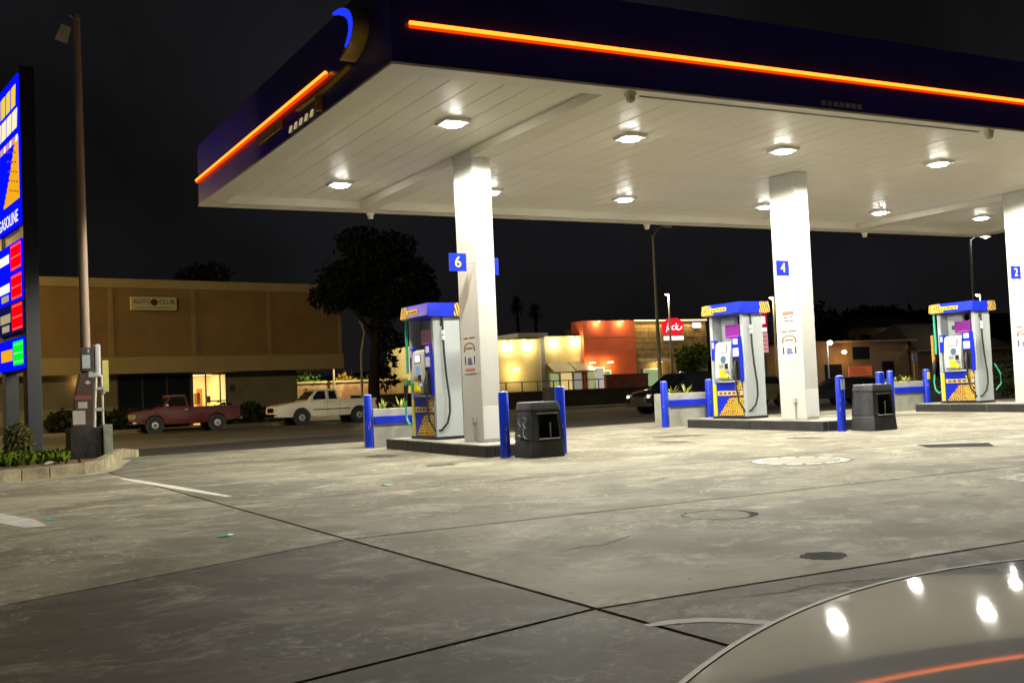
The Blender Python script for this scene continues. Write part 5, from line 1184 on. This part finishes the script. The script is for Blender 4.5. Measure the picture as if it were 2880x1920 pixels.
porch(63.1, 63.4, 3.15, (1, .55, .16), 22, 170, 'amber lamp on the brown building right of column four', .18)
porch(99.8, 90.3, 6.1, (1, .52, .16), 22, 260, 'amber porch lamp on the tall house up the slope', .20)
fpst = empty('floodlight_post', (58.3, 60.2, .05), 'thin post carrying the bright floodlight', 'post'); MB().tube([(0, 0, 0), (0, 0, 3.8)], .05, 8).build('shaft', m_mgrey, fpst); MB().box(-.12, .12, -.12, .12, 0, .08).build('foot', m_mgrey, fpst)
bn = empty('glow_sign_board', (60.8, 59.6, 1.30), 'orange red sign board with pale lines and an added glow left of pump two', 'sign'); MB().box(-1.15, 1.15, 0, .03, 0, .68).build('panel', mat('banner_orange', (.55, .10, .03), .7, emit=(1., .16, .04), estr=.30), bn)  # faint glow put into the colour to brighten the dark board
for q in range(3): MB().box(-.9, .85-.2*q, -.006, -.001, .12+.18*q, .19+.18*q).build('print_bar', mat('banner_line', (.7, .3, .15), .7), bn)
for x in (-1.12, 1.08): MB().box(x, x+.04, .031, .08, -1.3, .7).build('stake', m_mgrey, bn)
bs = empty('parking_sign', (66.9, 60, .05), 'small pale blue sign on a wooden post left of pump two', 'sign'); MB().box(-.06, .06, .02, .14, 0, 2.1).build('post', mat('post_wood', (.32, .26, .13), .8, var=.2), bs); MB().box(-.27, .27, -.02, .018, 2.12, 2.75).build('plate', mat('sign_paleblue', (.38, .45, .60), .5), bs)
dt = [(0, 0, 5.6, 3.0, 3, 3.0), (2, 0, 3.4, 2.6, 2.4, 2.0), (-1.5, 0, 3.5, 2.2, 2, 2)]
tree(80.0, 84, .0, 'dark round tree behind the houses right of column four', dt, 2200, .30, (.010, .012, .012), [([(0, 0, 0), (0, 0, 4)], [.3, .2])], 31, 'dark trees behind the houses')
tree(118, 112, 3.6, 'wide dark tree on the ridge behind pump two', [(0, 0, 5.0, 7, 3, 2.2), (8, 0, 4.6, 5, 3, 2.0), (-6, 0, 4.2, 4, 3, 1.6)], 3000, .45, (.010, .010, .012), [([(0, 0, 0), (0, 0, 4)], [.4, .25])], 32, 'dark trees behind the houses')
shrub(40.5, 31.0, .08, 1.2, .9, 'dark green hedge plant right of pump two', 1200, .14, (.05, .075, .02), 91)

# ------------------------------------------------------------------ silver car in the right foreground (nose pointing at the pumps)
m_silver = mat('silver_car_paint', (.27, .255, .225), .60, 0., spec=.05, coat=1.0)
car = empty('silver_car', (1.76, -.78, 0), 'glossy silver car whose hood fills the lower right corner', 'car')
# local y: nose at +2.3, tail at -2.3 ; local x: half width .88
HW = .90
def hoodz(x, y):
    dx = x/HW
    return HZ0+HZY*(y-2.3)-HZX*abs(dx)**2.0
HZ0, HZY, HZX = .872, -.030, .042
nU, nV = 28, 30
def nose_y(x): return 2.305-.37*x*x
vs = []; fs = []
for j in range(nV+1):
    for i_ in range(nU+1):
        x = -HW+2*HW*i_/nU; t = j/nV; y = .35+(nose_y(x)-.35)*t
        vs.append((x, y, hoodz(x, y)))
for j in range(nV):
    for i_ in range(nU): a = j*(nU+1)+i_; fs.append((a, a+1, a+nU+2, a+nU+1))
MB().add(vs, fs).build('hood', m_silver, car, smooth=True)
# rolled edge, then the nose and fender skin falling away under it
rim = [(-HW, .35+(nose_y(-HW)-.35)*k/8) for k in range(8)]+[(-HW+2*HW*k/40, nose_y(-HW+2*HW*k/40)) for k in range(41)]+[(HW, .35+(nose_y(HW)-.35)*(8-k)/8) for k in range(1, 9)]
def rimn(k):
    a = Vector(rim[max(0, k-1)]); b = Vector(rim[min(len(rim)-1, k+1)]); d = (b-a).normalized(); return Vector((-d.y, d.x))
prof2 = [(0.0, -.001), (.004, -.006), (.002, -.020), (-.004, -.05), (-.014, -.12), (-.030, -.30), (-.035, -.48), (-.08, -.62), (-.12, -.68)]
vs = []; fs = []; P = len(prof2)
for k, (x, y) in enumerate(rim):
    nn = rimn(k)
    for (o_, z_) in prof2: vs.append((x+nn.x*o_, y+nn.y*o_, hoodz(x, y)+z_))
for k in range(len(rim)-1):
    for q in range(P-1): a = k*P+q; fs.append((a, a+1, a+P+1, a+P))
MB().add(vs, fs).build('nose_skin', m_silver, car, smooth=True)
vs = []; fs = []
for k, (x, y) in enumerate(rim):
    nn = rimn(k)
    for o_, z_ in ((.002, -.006), (.001, .0012), (-.010, .0012), (-.012, -.004)): vs.append((x+nn.x*o_, y+nn.y*o_, hoodz(x+nn.x*o_, y+nn.y*o_)+z_))
for k in range(len(rim)-1):
    for q in range(3): a = 4*k+q; fs.append((a, a+1, a+5, a+4))
MB().add(vs, fs).build('hood_edge', mat('edge_bright', (.22, .21, .17), .62, .8), car, smooth=True)
# rest of the body: flanks, cabin, tail
bodyp = [(.36, .22), (.36, .86), (.10, .92), (-1.9, .96), (-2.25, .90), (-2.36, .70), (-2.30, .30), (-2.1, .22)]
MB().prism(bodyp, 'x', -HW-.02, HW+.02).build('flank', m_silver, car, bevel=.05, smooth=True)
MB().frustum((-HW+.10, HW-.10, -1.75, .32, .955), (-.60, .60, -1.25, -.45, 1.42)).build('cabin', m_glass, car, bevel=.05, smooth=True)
MB().box(-.58, .58, -1.25, -.47, 1.421, 1.44).build('roof', m_silver, car, bevel=.008)
for x in (-HW+.06, HW-.06):
    for y in (1.35, -1.45):
        w_ = empty('wheel', (x, y, .33)); w_.parent = car
        MB().lathe([(.2, -.11), (.31, -.11), (.33, -.08), (.33, .08), (.31, .11), (.2, .11)], 24, (0, 0, 0), 'x').build('tyre', m_rubber, w_, smooth=True)
        MB().lathe([(.21, -.10), (.19, -.02), (.19, .02), (.21, .10)], 20, (0, 0, 0), 'x').build('rim', m_steel, w_, smooth=True)
for x in (-.62, .42): MB().box(x, x+.20, 2.10, 2.22, .62, .74).build('headlight', mat('headlight_glass', (.6, .6, .55), .15), car, bevel=.02)
